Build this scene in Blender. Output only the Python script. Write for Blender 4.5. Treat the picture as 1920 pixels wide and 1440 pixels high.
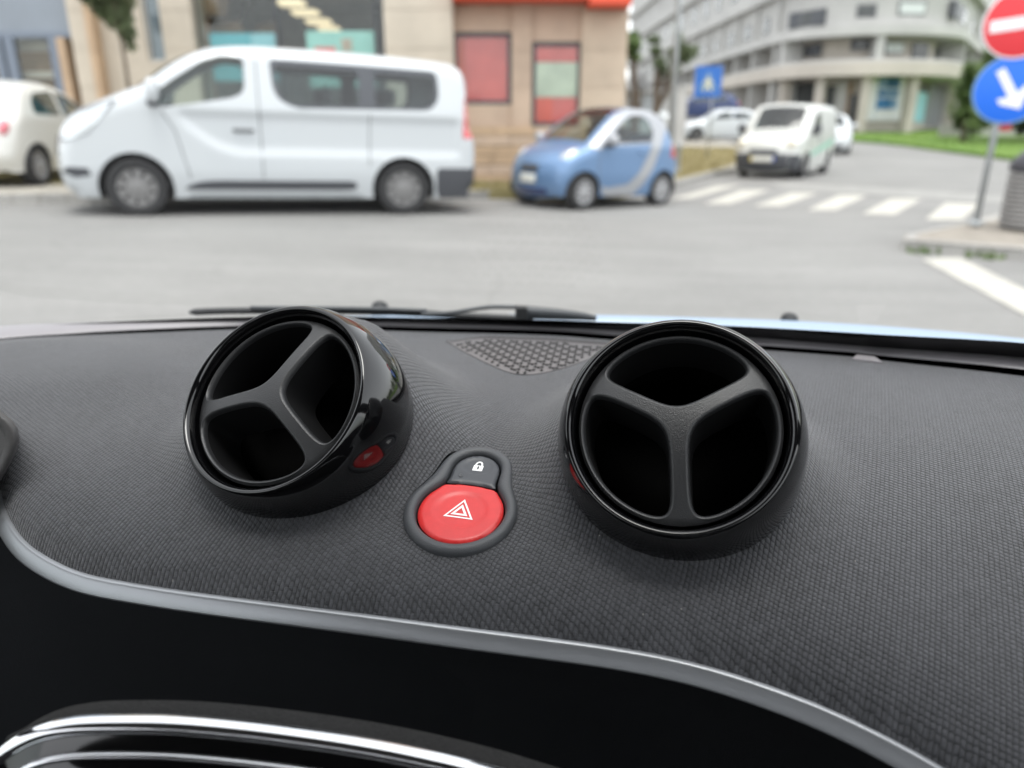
# View through the windscreen of a small parked car: fabric dashboard with two ball vents, street outside.
import bpy, bmesh, math, random
import numpy as np
from mathutils import Vector, Matrix
from mathutils.geometry import delaunay_2d_cdt

random.seed(7)
np.random.seed(7)
scene = bpy.context.scene
for o in list(bpy.data.objects):
    bpy.data.objects.remove(o)
COL = scene.collection

# ------------------------------------------------------------------ camera
FPX, CX, CY = 1400.0, 960.0, 720.0
PITCH = math.radians(18.9)
CAMZ = 1.15
CAM = Vector((0, 0, CAMZ))
RT = Vector((1, 0, 0))
FW = Vector((0, math.cos(PITCH), -math.sin(PITCH)))
UP = Vector((0, math.sin(PITCH), math.cos(PITCH)))
cd = bpy.data.cameras.new('camera')
cam = bpy.data.objects.new('camera', cd)
COL.objects.link(cam)
cam.location = CAM
cam.rotation_euler = (math.pi / 2 - PITCH, 0, 0)
cd.sensor_width = 36.0
cd.lens = 36.0 * FPX / 1920.0
cd.clip_start = 0.01
cd.clip_end = 2000.0
cd.dof.use_dof = True
cd.dof.focus_distance = 0.295
cd.dof.aperture_fstop = 7.6
scene.camera = cam

# ------------------------------------------------------------------ sky, sun, exposure
SUN_EL, SUN_AZ = math.radians(80), math.radians(172)      # azimuth from +Y towards +X
world = bpy.data.worlds.new('World')
scene.world = world
world.use_nodes = True
wn, wl = world.node_tree.nodes, world.node_tree.links
wn.clear()
sky = wn.new('ShaderNodeTexSky')
sky.sky_type = 'NISHITA'
sky.sun_disc = False
sky.sun_elevation = SUN_EL
sky.sun_rotation = SUN_AZ
sky.air_density = 1.0
sky.dust_density = 1.5
hsv = wn.new('ShaderNodeHueSaturation')
hsv.inputs['Saturation'].default_value = 0.12
bgn = wn.new('ShaderNodeBackground')
bgn.inputs['Strength'].default_value = 0.15
won = wn.new('ShaderNodeOutputWorld')
wl.new(sky.outputs[0], hsv.inputs['Color'])
wl.new(hsv.outputs[0], bgn.inputs['Color'])
wl.new(bgn.outputs[0], won.inputs['Surface'])
sd = bpy.data.lights.new('sun', 'SUN')
sd.energy = 0.6
sd.angle = math.radians(30)
sd.color = (1.0, 0.97, 0.92)
sun = bpy.data.objects.new('sun', sd)
COL.objects.link(sun)
sdir = Vector((math.sin(SUN_AZ) * math.cos(SUN_EL), math.cos(SUN_AZ) * math.cos(SUN_EL), math.sin(SUN_EL)))
sun.rotation_euler = sdir.to_track_quat('Z', 'Y').to_euler()
sun.location = (0, 0, 30)
vs = scene.view_settings
vs.view_transform = 'Standard'
vs.look = 'None'
vs.gamma = 1.0
vs.use_curve_mapping = False
vs.exposure = 1.70
cy = scene.cycles
cy.use_denoising = True
cy.max_bounces = 10
cy.diffuse_bounces = 4
cy.glossy_bounces = 5
cy.transmission_bounces = 6
cy.transparent_max_bounces = 24
cy.sample_clamp_indirect = 6.0
cy.caustics_reflective = False
cy.caustics_refractive = False

# ------------------------------------------------------------------ rays from pixels of the 1920x1440 photograph
def ray(u, v):
    return RT * ((u - CX) / FPX) - UP * ((v - CY) / FPX) + FW
def P(u, v, depth):
    return CAM + ray(u, v) * depth
def Pz(u, v, zrel):
    r = ray(u, v)
    return CAM + r * (zrel / r.z)
def Py(u, v, y):
    r = ray(u, v)
    return CAM + r * (y / r.y)
def softplus(t):
    return t if t > 20 else math.log1p(math.exp(t))
def ground_z(x, y):
    gx = 0.30 * math.tanh(0.047 * 0.7 * softplus((1.6 - x) / 0.7) / 0.30)
    gy = min(max(y - 20.0, 0.0), 45.0)
    gy = 0.034 * gy * gy / (gy + 6.0)
    return gx + gy
def Pg(u, v, lift=0.0):
    r = ray(u, v)
    t, dt = 1.0, 0.25
    while t < 400:
        p = CAM + r * t
        if p.z < ground_z(p.x, p.y) + lift:
            break
        t += dt
    lo, hi = t - dt, t
    for _ in range(30):
        m = (lo + hi) / 2
        p = CAM + r * m
        if p.z < ground_z(p.x, p.y) + lift:
            hi = m
        else:
            lo = m
    return CAM + r * hi

# ------------------------------------------------------------------ object helpers
def link(o, parent=None, world_space=True):
    COL.objects.link(o)
    if parent is not None:
        o.parent = parent
        if world_space:
            inv = Matrix.Identity(4)
            chain = []
            p = parent
            while p is not None:
                chain.append(p)
                p = p.parent
            m = Matrix.Identity(4)
            for q in reversed(chain):
                m = m @ (q.matrix_parent_inverse @ q.matrix_basis if q.parent else q.matrix_basis)
            o.matrix_parent_inverse = m.inverted()
    return o
def mesh(name, verts, faces, mat=None, parent=None, smooth=True, world_space=True, uv=None):
    me = bpy.data.meshes.new(name)
    me.from_pydata([tuple(v) for v in verts], [], faces)
    if smooth and len(me.polygons):
        me.polygons.foreach_set('use_smooth', [True] * len(me.polygons))
    if uv is not None:
        lay = me.uv_layers.new(name='UVMap')
        idx = np.empty(len(me.loops), dtype=np.int32)
        me.loops.foreach_get('vertex_index', idx)
        lay.data.foreach_set('uv', np.asarray(uv, dtype=np.float32)[idx].ravel())
    if mat is not None:
        me.materials.append(mat)
    me.update()
    o = bpy.data.objects.new(name, me)
    return link(o, parent, world_space)
def empty(name, loc=(0, 0, 0), rot=None, parent=None, scale=None, world_space=True):
    o = bpy.data.objects.new(name, None)
    o.empty_display_size = 0.1
    o.location = loc
    if rot is not None:
        o.rotation_euler = rot
    if scale is not None:
        o.scale = scale
    return link(o, parent, world_space)
def tag(o, label=None, cat=None, group=None, kind=None):
    for k, v in (('label', label), ('category', cat), ('group', group), ('kind', kind)):
        if v is not None:
            o[k] = v
    return o
def copy_tree(o, parent=None):
    c = o.copy()
    COL.objects.link(c)
    c.parent = parent
    for ch in list(o.children):
        copy_tree(ch, c)
    return c
def set_autosmooth(o, deg=40):
    me = o.data
    bm = bmesh.new()
    bm.from_mesh(me)
    lim = math.radians(deg)
    for e in bm.edges:
        e.smooth = not (len(e.link_faces) == 2 and e.calc_face_angle(0) > lim)
    for f in bm.faces:
        f.smooth = True
    bm.to_mesh(me)
    bm.free()
    return o

class MB:
    """collects vertices and faces of one mesh"""
    def __init__(self):
        self.v, self.f = [], []
    def add(self, verts, faces):
        n = len(self.v)
        self.v += [Vector(p) for p in verts]
        self.f += [tuple(i + n for i in f) for f in faces]
        return self
    def box(self, a, b, bev=0.0):
        x0, x1 = sorted((a[0], b[0])); y0, y1 = sorted((a[1], b[1])); z0, z1 = sorted((a[2], b[2]))
        if bev <= 0:
            vs = [(x, y, z) for x in (x0, x1) for y in (y0, y1) for z in (z0, z1)]
            return self.add(vs, [(0, 1, 3, 2), (4, 6, 7, 5), (0, 4, 5, 1), (2, 3, 7, 6), (0, 2, 6, 4), (1, 5, 7, 3)])
        bm = bmesh.new()
        bmesh.ops.create_cube(bm, size=1.0)
        for v in bm.verts:
            v.co = Vector(((x0 + x1) / 2 + v.co.x * (x1 - x0), (y0 + y1) / 2 + v.co.y * (y1 - y0), (z0 + z1) / 2 + v.co.z * (z1 - z0)))
        bmesh.ops.bevel(bm, geom=bm.edges[:], offset=min(bev, 0.45 * min(x1 - x0, y1 - y0, z1 - z0)), segments=2, affect='EDGES', profile=0.5)
        bm.verts.index_update()
        self.add([v.co.copy() for v in bm.verts], [tuple(v.index for v in f.verts) for f in bm.faces])
        bm.free()
        return self
    def tube(self, pts, rad, n=10, cap=True, flat=1.0, upv=None):
        pts = [Vector(p) for p in pts]
        rads = rad if isinstance(rad, (list, tuple)) else [rad] * len(pts)
        rows = []
        prev = None
        for i, p in enumerate(pts):
            t = (pts[min(i + 1, len(pts) - 1)] - pts[max(i - 1, 0)]).normalized()
            if upv is not None:
                s = Vector(upv)
            else:
                s = prev if prev is not None else (Vector((0, 0, 1)) if abs(t.z) < 0.9 else Vector((1, 0, 0)))
            w = t.cross(s).normalized()
            s = w.cross(t).normalized()
            prev = s
            rows.append([p + (w * math.cos(2 * math.pi * k / n) * flat + s * math.sin(2 * math.pi * k / n)) * rads[i] for k in range(n)])
        verts = [q for r in rows for q in r]
        faces = [(i * n + k, i * n + (k + 1) % n, (i + 1) * n + (k + 1) % n, (i + 1) * n + k) for i in range(len(rows) - 1) for k in range(n)]
        if cap:
            faces += [tuple(range(n))[::-1], tuple((len(rows) - 1) * n + k for k in range(n))]
        return self.add(verts, faces)
    def lathe(self, prof, origin, axis, n=48, xdir=None, closed=False):
        """profile [(r, h)] turned about axis"""
        ax = Vector(axis).normalized()
        xd = Vector(xdir) if xdir is not None else (Vector((1, 0, 0)) if abs(ax.x) < 0.9 else Vector((0, 1, 0)))
        xd = (xd - ax * xd.dot(ax)).normalized()
        yd = ax.cross(xd)
        o = Vector(origin)
        verts = [o + ax * h + (xd * math.cos(2 * math.pi * k / n) + yd * math.sin(2 * math.pi * k / n)) * r for r, h in prof for k in range(n)]
        m = len(prof)
        faces = [(i * n + k, i * n + (k + 1) % n, ((i + 1) % m) * n + (k + 1) % n, ((i + 1) % m) * n + k) for i in range(m if closed else m - 1) for k in range(n)]
        return self.add(verts, faces)
    def disc(self, origin, axis, r, n=32):
        ax = Vector(axis).normalized()
        xd = Vector((1, 0, 0)) if abs(ax.x) < 0.9 else Vector((0, 1, 0))
        xd = (xd - ax * xd.dot(ax)).normalized()
        yd = ax.cross(xd)
        return self.add([Vector(origin) + (xd * math.cos(2 * math.pi * k / n) + yd * math.sin(2 * math.pi * k / n)) * r for k in range(n)], [tuple(range(n))])
    def loft(self, rows, closed=False):
        n = len(rows[0])
        verts = [q for r in rows for q in r]
        faces = []
        for i in range(len(rows) - 1):
            for k in range(n if closed else n - 1):
                faces.append((i * n + k, i * n + (k + 1) % n, (i + 1) * n + (k + 1) % n, (i + 1) * n + k))
        return self.add(verts, faces)
    def prism(self, poly, d, lift=None):
        """poly: list of 3D points, extruded by vector d"""
        n = len(poly)
        poly = [Vector(p) for p in poly]
        d = Vector(d)
        self.add(poly + [p + d for p in poly], [tuple(range(n))[::-1], tuple(range(n, 2 * n))] + [(k, (k + 1) % n, n + (k + 1) % n, n + k) for k in range(n)])
        return self
    def build(self, name, mat=None, parent=None, smooth=False, world_space=True, auto=None):
        o = mesh(name, self.v, self.f, mat, parent, smooth, world_space)
        if auto:
            set_autosmooth(o, auto)
        return o

def resample(pts, n, closed=False):
    p = np.array([tuple(q) for q in pts], dtype=float)
    if closed:
        p = np.vstack([p, p[:1]])
    d = np.r_[0, np.cumsum(np.linalg.norm(np.diff(p, axis=0), axis=1))]
    t = np.linspace(0, d[-1], n + 1)[:-1] if closed else np.linspace(0, d[-1], n)
    return np.stack([np.interp(t, d, p[:, k]) for k in range(p.shape[1])], 1)
def smooth_poly(p, it, closed=True):
    p = np.array(p, dtype=float)
    for _ in range(it):
        if closed:
            p = 0.5 * p + 0.25 * (np.roll(p, 1, 0) + np.roll(p, -1, 0))
        else:
            q = p.copy()
            q[1:-1] = 0.5 * p[1:-1] + 0.25 * (p[:-2] + p[2:])
            p = q
    return p
def catmull(pts, n):
    p = [np.array(tuple(q), dtype=float) for q in pts]
    p = [2 * p[0] - p[1]] + p + [2 * p[-1] - p[-2]]
    out = []
    for i in range(1, len(p) - 2):
        for k in range(n):
            t = k / n
            a, b, c, d = p[i - 1], p[i], p[i + 1], p[i + 2]
            out.append(0.5 * ((2 * b) + (-a + c) * t + (2 * a - 5 * b + 4 * c - d) * t * t + (-a + 3 * b - 3 * c + d) * t ** 3))
    out.append(p[-2])
    return out
def in_poly(pts, poly):
    x, y = pts[:, 0], pts[:, 1]
    c = np.zeros(len(pts), bool)
    q = np.asarray(poly, dtype=float)
    r = np.roll(q, -1, 0)
    for (x0, y0), (x1, y1) in zip(q, r):
        if y0 == y1:
            continue
        m = ((y0 > y) != (y1 > y)) & (x < (x1 - x0) * (y - y0) / (y1 - y0) + x0)
        c ^= m
    return c
def seg_dist(pts, poly, closed=True):
    q = np.asarray(poly, dtype=float)
    r = np.roll(q, -1, 0) if closed else q[1:]
    if not closed:
        q = q[:-1]
    best = np.full(len(pts), 1e9)
    for a, b in zip(q, r):
        d = b - a
        L = max(d @ d, 1e-18)
        t = np.clip(((pts - a) @ d) / L, 0, 1)
        e = pts - (a + t[:, None] * d)
        best = np.minimum(best, np.einsum('ij,ij->i', e, e))
    return np.sqrt(best)
def cdt(outline, regions, step):
    """triangulates outline with a lattice of inner points; returns points and, for each region (-1: the rest), its triangles"""
    outline = np.asarray(outline, dtype=float)
    def ccw(q):
        a = q[:, 0] * np.roll(q[:, 1], -1) - q[:, 1] * np.roll(q[:, 0], -1)
        return q if a.sum() > 0 else q[::-1]
    polys = [ccw(outline)] + [ccw(np.asarray(r, dtype=float)) for r in regions]
    lo, hi = outline.min(0), outline.max(0)
    sy = step * 0.866
    lat = []
    for j in range(int((hi[1] - lo[1]) / sy) + 1):
        xs = np.arange(lo[0] + (0.5 * step if j % 2 else 0), hi[0], step)
        lat.append(np.stack([xs, np.full(len(xs), lo[1] + j * sy)], 1))
    lat = np.vstack(lat)
    lat = lat[in_poly(lat, outline)]
    for q in polys:
        if len(lat):
            lat = lat[seg_dist(lat, q) > 0.45 * step]
    verts, faces = [], []
    for q in polys:
        faces.append(list(range(len(verts), len(verts) + len(q))))
        verts += [Vector((float(a), float(b))) for a, b in q]
    verts += [Vector((float(a), float(b))) for a, b in lat]
    v, e, f, ov, oe, of = delaunay_2d_cdt(verts, [], faces, 0, 1e-7)
    out = {}
    for tri, src in zip(f, of):
        if not src or 0 not in src:
            continue
        reg = -1
        reg = max(src) - 1
        a, b, c = (v[i] for i in tri)
        if (b.x - a.x) * (c.y - a.y) - (b.y - a.y) * (c.x - a.x) < 0:
            tri = tri[::-1]
        out.setdefault(reg, []).append(tuple(tri))
    return np.array([[q.x, q.y] for q in v]), out
def submesh(points3, tris):
    used = sorted({i for t in tris for i in t})
    idx = {k: i for i, k in enumerate(used)}
    return [points3[k] for k in used], [tuple(idx[i] for i in t) for t in tris], used

# ------------------------------------------------------------------ materials
def material(name, color, rough=0.5, metal=0.0, var=0.0, var_scale=8.0, bump=0.0, bump_scale=60.0, coat=0.0, spec=0.5, sheen=0.0, coord='Object', emit=None, detail=4.0, color2=None):
    m = bpy.data.materials.new(name)
    m.use_nodes = True
    nt = m.node_tree
    b = nt.nodes['Principled BSDF']
    b.inputs['Base Color'].default_value = (*color, 1)
    b.inputs['Roughness'].default_value = rough
    b.inputs['Metallic'].default_value = metal
    b.inputs['Specular IOR Level'].default_value = spec
    if coat:
        b.inputs['Coat Weight'].default_value = coat
        b.inputs['Coat Roughness'].default_value = 0.04
    if sheen:
        b.inputs['Sheen Weight'].default_value = sheen
    if emit:
        b.inputs['Emission Color'].default_value = (*emit[0], 1)
        b.inputs['Emission Strength'].default_value = emit[1]
    if var or bump:
        tc = nt.nodes.new('ShaderNodeTexCoord')
    if var:
        nz = nt.nodes.new('ShaderNodeTexNoise')
        nz.inputs['Scale'].default_value = var_scale
        nz.inputs['Detail'].default_value = detail
        nz.inputs['Roughness'].default_value = 0.65
        nt.links.new(tc.outputs[coord], nz.inputs['Vector'])
        mx = nt.nodes.new('ShaderNodeMix')
        mx.data_type = 'RGBA'
        c2 = color2 if color2 else tuple(min(1, c * (1 + var)) for c in color)
        c1 = color if color2 else tuple(c * (1 - var) for c in color)
        mx.inputs[6].default_value = (*c1, 1)
        mx.inputs[7].default_value = (*c2, 1)
        rp = nt.nodes.new('ShaderNodeMapRange')
        rp.inputs['From Min'].default_value = 0.3
        rp.inputs['From Max'].default_value = 0.7
        nt.links.new(nz.outputs['Fac'], rp.inputs['Value'])
        nt.links.new(rp.outputs[0], mx.inputs[0])
        nt.links.new(mx.outputs[2], b.inputs['Base Color'])
    if bump:
        nb = nt.nodes.new('ShaderNodeTexNoise')
        nb.inputs['Scale'].default_value = bump_scale
        nb.inputs['Detail'].default_value = 3.0
        nt.links.new(tc.outputs[coord], nb.inputs['Vector'])
        bp = nt.nodes.new('ShaderNodeBump')
        bp.inputs['Strength'].default_value = 0.6
        bp.inputs['Distance'].default_value = bump
        nt.links.new(nb.outputs['Fac'], bp.inputs['Height'])
        nt.links.new(bp.outputs[0], b.inputs['Normal'])
    return m
def glass_material(name, tint=(1, 1, 1), gloss=1.0, rough=0.0):
    """thin pane: tinted see-through with Fresnel reflection"""
    m = bpy.data.materials.new(name)
    m.use_nodes = True
    nt = m.node_tree
    nt.nodes.clear()
    out = nt.nodes.new('ShaderNodeOutputMaterial')
    tr = nt.nodes.new('ShaderNodeBsdfTransparent')
    tr.inputs['Color'].default_value = (*tint, 1)
    gl = nt.nodes.new('ShaderNodeBsdfGlossy')
    gl.inputs['Roughness'].default_value = rough
    lw = nt.nodes.new('ShaderNodeFresnel')
    ge = nt.nodes.new('ShaderNodeNewGeometry')
    io = nt.nodes.new('ShaderNodeMath')
    io.operation = 'MULTIPLY_ADD'                 # same Fresnel from both sides of the thin pane
    io.inputs[1].default_value = 1 / 1.5 - 1.5
    io.inputs[2].default_value = 1.5
    nt.links.new(ge.outputs['Backfacing'], io.inputs[0])
    nt.links.new(io.outputs[0], lw.inputs['IOR'])
    mu = nt.nodes.new('ShaderNodeMath')
    mu.operation = 'MULTIPLY'
    mu.inputs[1].default_value = gloss
    mu.use_clamp = True
    mx = nt.nodes.new('ShaderNodeMixShader')
    nt.links.new(lw.outputs[0], mu.inputs[0])
    nt.links.new(mu.outputs[0], mx.inputs[0])
    nt.links.new(tr.outputs[0], mx.inputs[1])
    nt.links.new(gl.outputs[0], mx.inputs[2])
    nt.links.new(mx.outputs[0], out.inputs['Surface'])
    return m
def fabric_material():
    m = bpy.data.materials.new('dash_fabric')
    m.use_nodes = True
    nt = m.node_tree
    N, L = nt.nodes, nt.links
    b = N['Principled BSDF']
    b.inputs['Roughness'].default_value = 0.62
    b.inputs['Specular IOR Level'].default_value = 0.35
    b.inputs['Sheen Weight'].default_value = 0.25
    b.inputs['Sheen Roughness'].default_value = 0.5
    uv = N.new('ShaderNodeUVMap')
    sp = N.new('ShaderNodeSeparateXYZ')
    L.new(uv.outputs[0], sp.inputs[0])
    def math_(op, a, c=None, clamp=False):
        n = N.new('ShaderNodeMath')
        n.operation = op
        n.use_clamp = clamp
        for i, x in enumerate((a, c)):
            if x is None:
                continue
            if isinstance(x, (int, float)):
                n.inputs[i].default_value = x
            else:
                L.new(x, n.inputs[i])
        return n.outputs[0]
    nz = N.new('ShaderNodeTexNoise')
    nz.inputs['Scale'].default_value = 260.0
    nz.inputs['Detail'].default_value = 2.0
    L.new(uv.outputs[0], nz.inputs['Vector'])
    wob = math_('MULTIPLY', math_('SUBTRACT', nz.outputs['Fac'], 0.5), 0.0007)
    U = math_('ADD', math_('ADD', sp.outputs[0], math_('MULTIPLY', sp.outputs[1], -0.30)), wob)
    V = math_('ADD', sp.outputs[1], wob)
    cu = math_('DIVIDE', U, 0.00175)
    col = math_('FLOOR', cu)
    fu = math_('SUBTRACT', math_('FRACT', cu), 0.5)
    rope = math_('SUBTRACT', 1.0, math_('MULTIPLY', math_('MULTIPLY', fu, fu), 4.0))
    cv = math_('ADD', math_('DIVIDE', V, 0.00175), math_('MULTIPLY', math_('FLOORED_MODULO', col, 2.0), 0.5))
    fv = math_('SUBTRACT', math_('FRACT', math_('ADD', cv, math_('MULTIPLY', fu, 0.35))), 0.5)
    knot = math_('SUBTRACT', 1.0, math_('MULTIPLY', math_('MULTIPLY', fv, fv), 4.0))
    fine = math_('SINE', math_('MULTIPLY', cv, 2 * math.pi * 4.0))
    h = math_('MULTIPLY', math_('POWER', rope, 0.5), math_('ADD', 0.25, math_('MULTIPLY', math_('POWER', knot, 0.7), 0.75)))
    h = math_('ADD', h, math_('MULTIPLY', fine, 0.05))
    f2 = N.new('ShaderNodeTexNoise')
    f2.inputs['Scale'].default_value = 3000.0
    f2.inputs['Detail'].default_value = 2.0
    L.new(uv.outputs[0], f2.inputs['Vector'])
    h = math_('ADD', h, math_('MULTIPLY', f2.outputs['Fac'], 0.25))
    bp = N.new('ShaderNodeBump')
    bp.inputs['Strength'].default_value = 0.95
    bp.inputs['Distance'].default_value = 0.0006
    L.new(h, bp.inputs['Height'])
    L.new(bp.outputs[0], b.inputs['Normal'])
    # groove shade put into the colour by weave height, plus faint dusty patches
    big = N.new('ShaderNodeTexNoise')
    big.inputs['Scale'].default_value = 22.0
    big.inputs['Detail'].default_value = 5.0
    L.new(uv.outputs[0], big.inputs['Vector'])
    mx = N.new('ShaderNodeMix')
    mx.data_type = 'RGBA'
    mx.inputs[6].default_value = (0.009, 0.0093, 0.0105, 1)
    mx.inputs[7].default_value = (0.066, 0.0675, 0.075, 1)
    cell = N.new('ShaderNodeCombineXYZ')
    L.new(col, cell.inputs[0])
    L.new(math_('FLOOR', cv), cell.inputs[1])
    wn_ = N.new('ShaderNodeTexWhiteNoise')
    wn_.noise_dimensions = '2D'
    L.new(cell.outputs[0], wn_.inputs['Vector'])
    fac = math_('ADD', math_('MULTIPLY', h, 0.85), math_('MULTIPLY', math_('SUBTRACT', big.outputs['Fac'], 0.5), 0.5))
    fac = math_('ADD', fac, math_('MULTIPLY', math_('SUBTRACT', wn_.outputs['Value'], 0.5), 0.35), clamp=True)
    # specks of dust and lint
    du = N.new('ShaderNodeTexVoronoi')
    du.inputs['Scale'].default_value = 160.0
    L.new(uv.outputs[0], du.inputs['Vector'])
    dm = N.new('ShaderNodeTexNoise')
    dm.inputs['Scale'].default_value = 40.0
    L.new(uv.outputs[0], dm.inputs['Vector'])
    speck = math_('MULTIPLY', math_('LESS_THAN', du.outputs['Distance'], 0.045), math_('GREATER_THAN', dm.outputs['Fac'], 0.56))
    L.new(fac, mx.inputs[0])
    mx2 = N.new('ShaderNodeMix')
    mx2.data_type = 'RGBA'
    mx2.inputs[7].default_value = (0.30, 0.29, 0.27, 1)
    L.new(math_('MULTIPLY', speck, 0.8), mx2.inputs[0])
    L.new(mx.outputs[2], mx2.inputs[6])
    L.new(mx2.outputs[2], b.inputs['Base Color'])
    return m

M = {}
M['fabric'] = fabric_material()
M['plastic'] = material('soft_black_plastic', (0.028, 0.029, 0.032), 0.42, bump=0.0004, bump_scale=2500, var=0.15, var_scale=300)
M['vent_plastic'] = material('vent_insert_plastic', (0.024, 0.0245, 0.026), 0.34, bump=0.00025, bump_scale=2200)
M['piano'] = material('piano_black', (0.003, 0.003, 0.0035), 0.07, spec=0.7, bump=0.00001, bump_scale=150)
M['vent_wall_shade'] = material('vent_wall_in_shade', (0.007, 0.007, 0.0075), 0.7, spec=0.2)  # insert plastic darkened: shade inside the openings put into the colour
M['void'] = material('hole_shade_black', (0.0025, 0.0025, 0.0025), 0.95, spec=0.08)  # near-black colour stands for the shade deep in holes and slots
M['recess'] = material('recess_black', (0.018, 0.0195, 0.022), 0.45, bump=0.0002, bump_scale=1800)
M['felt'] = material('felt_lining', (0.022, 0.021, 0.020), 0.95, var=0.4, var_scale=700, bump=0.0012, bump_scale=900)
M['silver'] = material('silver_trim', (0.32, 0.33, 0.345), 0.32, metal=0.7, bump=0.00012, bump_scale=2600)
M['chrome'] = material('chrome', (0.85, 0.86, 0.88), 0.08, metal=1.0)
M['bezel'] = material('switch_bezel', (0.055, 0.058, 0.064), 0.45, bump=0.0003, bump_scale=2600)
M['lockgrey'] = material('lock_button_grey', (0.045, 0.048, 0.055), 0.38)
M['red'] = material('hazard_red', (0.62, 0.028, 0.028), 0.36, var=0.06, var_scale=200)
M['white_print'] = material('white_print', (0.85, 0.85, 0.85), 0.5)
M['strip'] = material('defroster_strip', (0.25, 0.238, 0.248), 0.30, bump=0.0004, bump_scale=700)
M['grille'] = material('grille_plastic', (0.12, 0.114, 0.116), 0.45, bump=0.0003, bump_scale=1500)
M['frit'] = material('black_frit', (0.004, 0.004, 0.004), 0.25)
M['rubber'] = material('black_rubber', (0.018, 0.019, 0.020), 0.55, bump=0.0005, bump_scale=400)
M['wiper'] = material('wiper_grey', (0.05, 0.055, 0.06), 0.4)
M['cowl'] = material('instrument_hood', (0.06, 0.058, 0.058), 0.5, bump=0.0003, bump_scale=1800)
M['lining'] = material('roof_lining', (0.36, 0.35, 0.33), 0.9, var=0.1, var_scale=60)
M['seat'] = material('dark_seat', (0.03, 0.03, 0.033), 0.8)
M['own_paint'] = material('pale_blue_paint', (0.30, 0.38, 0.48), 0.25, coat=0.6)
M['wscreen'] = glass_material('windscreen_glass', (0.97, 0.985, 0.98), 0.55)
M['sglass'] = glass_material('cabin_side_glass', (0.72, 0.76, 0.75), 0.8)
# ================================================================== the car we sit in: dashboard
YAW = math.radians(8.0)
SY, CYW = math.sin(YAW), math.cos(YAW)
CF = Vector((SY, CYW, 0))           # car forward
CR = Vector((CYW, -SY, 0))          # car right
def to_ab(p):
    return p.x * CYW - p.y * SY, p.x * SY + p.y * CYW
def from_ab(a, b, zrel):
    return Vector((a * CYW + b * SY, -a * SY + b * CYW, CAMZ + zrel))
_bk = np.array([-0.3, 0.0, 0.10, 0.20, 0.26, 0.34, 0.42, 0.60, 0.9])
_sk = np.array([0.75, 0.68, 0.60, 0.48, 0.29, 0.04, 0.0, 0.0, 0.0])
_bt = np.linspace(-0.3, 0.9, 2401)
_st = np.interp(_bt, _bk, _sk)
_zt = np.r_[0, np.cumsum((_st[1:] + _st[:-1]) / 2 * np.diff(_bt))]
_zt += -0.1436 - np.interp(0.2626, _bt, _zt)
_lt = np.r_[0, np.cumsum(np.sqrt(1 + _st[1:] ** 2) * np.diff(_bt))]
def S(b):
    return np.interp(b, _bt, _zt)
def hit_S(u, v, off=0.0):
    r = ray(u, v)
    lo, hi = 0.05, 1.2
    for _ in range(60):
        m = (lo + hi) / 2
        p = r * m
        a, b = to_ab(p)
        if p.z > S(b) + off:
            lo = m
        else:
            hi = m
    return CAM + r * lo

# ---- vents: centre of the ball, axis, roll
VENTS = []
for (u, v, dep, tx, ty, tilt, spokes) in ((566, 781, 0.321, -0.81, 0.585, 39, (52, 175, 303)), (1273, 828, 0.291, -0.03, 1.0, 17, (31, 151, 271))):
    O = P(u, v, dep)
    d = (CAM - O).normalized()
    xr = (RT - d * RT.dot(d)).normalized()
    yu = d.cross(xr)
    t = math.radians(tilt)
    n = (d * math.cos(t) + (xr * tx + yu * ty).normalized() * math.sin(t)).normalized()
    xa = (xr - n * xr.dot(n)).normalized()
    ya = n.cross(xa)
    VENTS.append((O, n, xa, ya, spokes))
HZ = P(864, 968, 0.298)
HZA, HZB = to_ab(HZ - CAM)

def dash_z(a, b):
    """height of the padded top in car coordinates (arrays)"""
    z = S(b)
    for i, (O, n, xa, ya, sp) in enumerate(VENTS):
        ao, bo = to_ab(O - CAM)
        bo += 0.022
        ra = 0.080
        rb = np.where(b > bo, 0.115, 0.068)
        rho = np.sqrt(((a - ao) / ra) ** 2 + ((b - bo) / rb) ** 2)
        w = np.clip(1 - rho, 0, 1)
        w = w * w * (3 - 2 * w)
        w = np.minimum(1, w * 1.35)
        hz = np.clip(np.sqrt((a - HZA) ** 2 + (b - HZB) ** 2) / 0.05, 0, 1)
        z = z + (0.043 if i == 0 else 0.040) * w * (0.25 + 0.75 * hz * hz * (3 - 2 * hz))
    # low swell in front of the instruments
    ac, bc = to_ab(Pz(70, 690, -0.130) - CAM)
    rho = ((a - ac) / 0.085) ** 2 + ((b - bc) / 0.055) ** 2
    z = z + 0.007 * np.exp(-rho * rho)
    return z

# ---- outline of the padded top, in car coordinates
front_px = [(-560, 815), (-330, 822), (-150, 836), (-50, 862), (-6, 905), (3, 935), (18, 975), (60, 1027), (150, 1074), (270, 1098), (400, 1117), (550, 1136), (700, 1155),
            (850, 1175), (1000, 1194), (1130, 1211), (1250, 1232), (1350, 1257), (1450, 1290), (1530, 1320), (1610, 1356), (1690, 1397), (1780, 1448), (1850, 1500), (1930, 1575), (2030, 1700)]
ROLL = 0.010
F3 = [hit_S(u, v, -ROLL) for u, v in front_px]
F3 = [Vector(q) for q in catmull(F3, 6)]
front_ab = np.array([to_ab(p - CAM) for p in F3])
slot_px = [(-500, 708), (-250, 668), (0, 642), (107, 634), (215, 627), (430, 618), (600, 616), (780, 622), (1020, 628), (1141, 637), (1290, 646), (1427, 656), (1590, 668), (1654, 676), (1915, 705), (2200, 748), (2500, 805)]
B3 = [hit_S(u, v, 0.0) for u, v in slot_px]
B3 = [Vector(q) for q in catmull(B3, 4)]
back_ab = np.array([to_ab(p - CAM) for p in B3])
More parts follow.
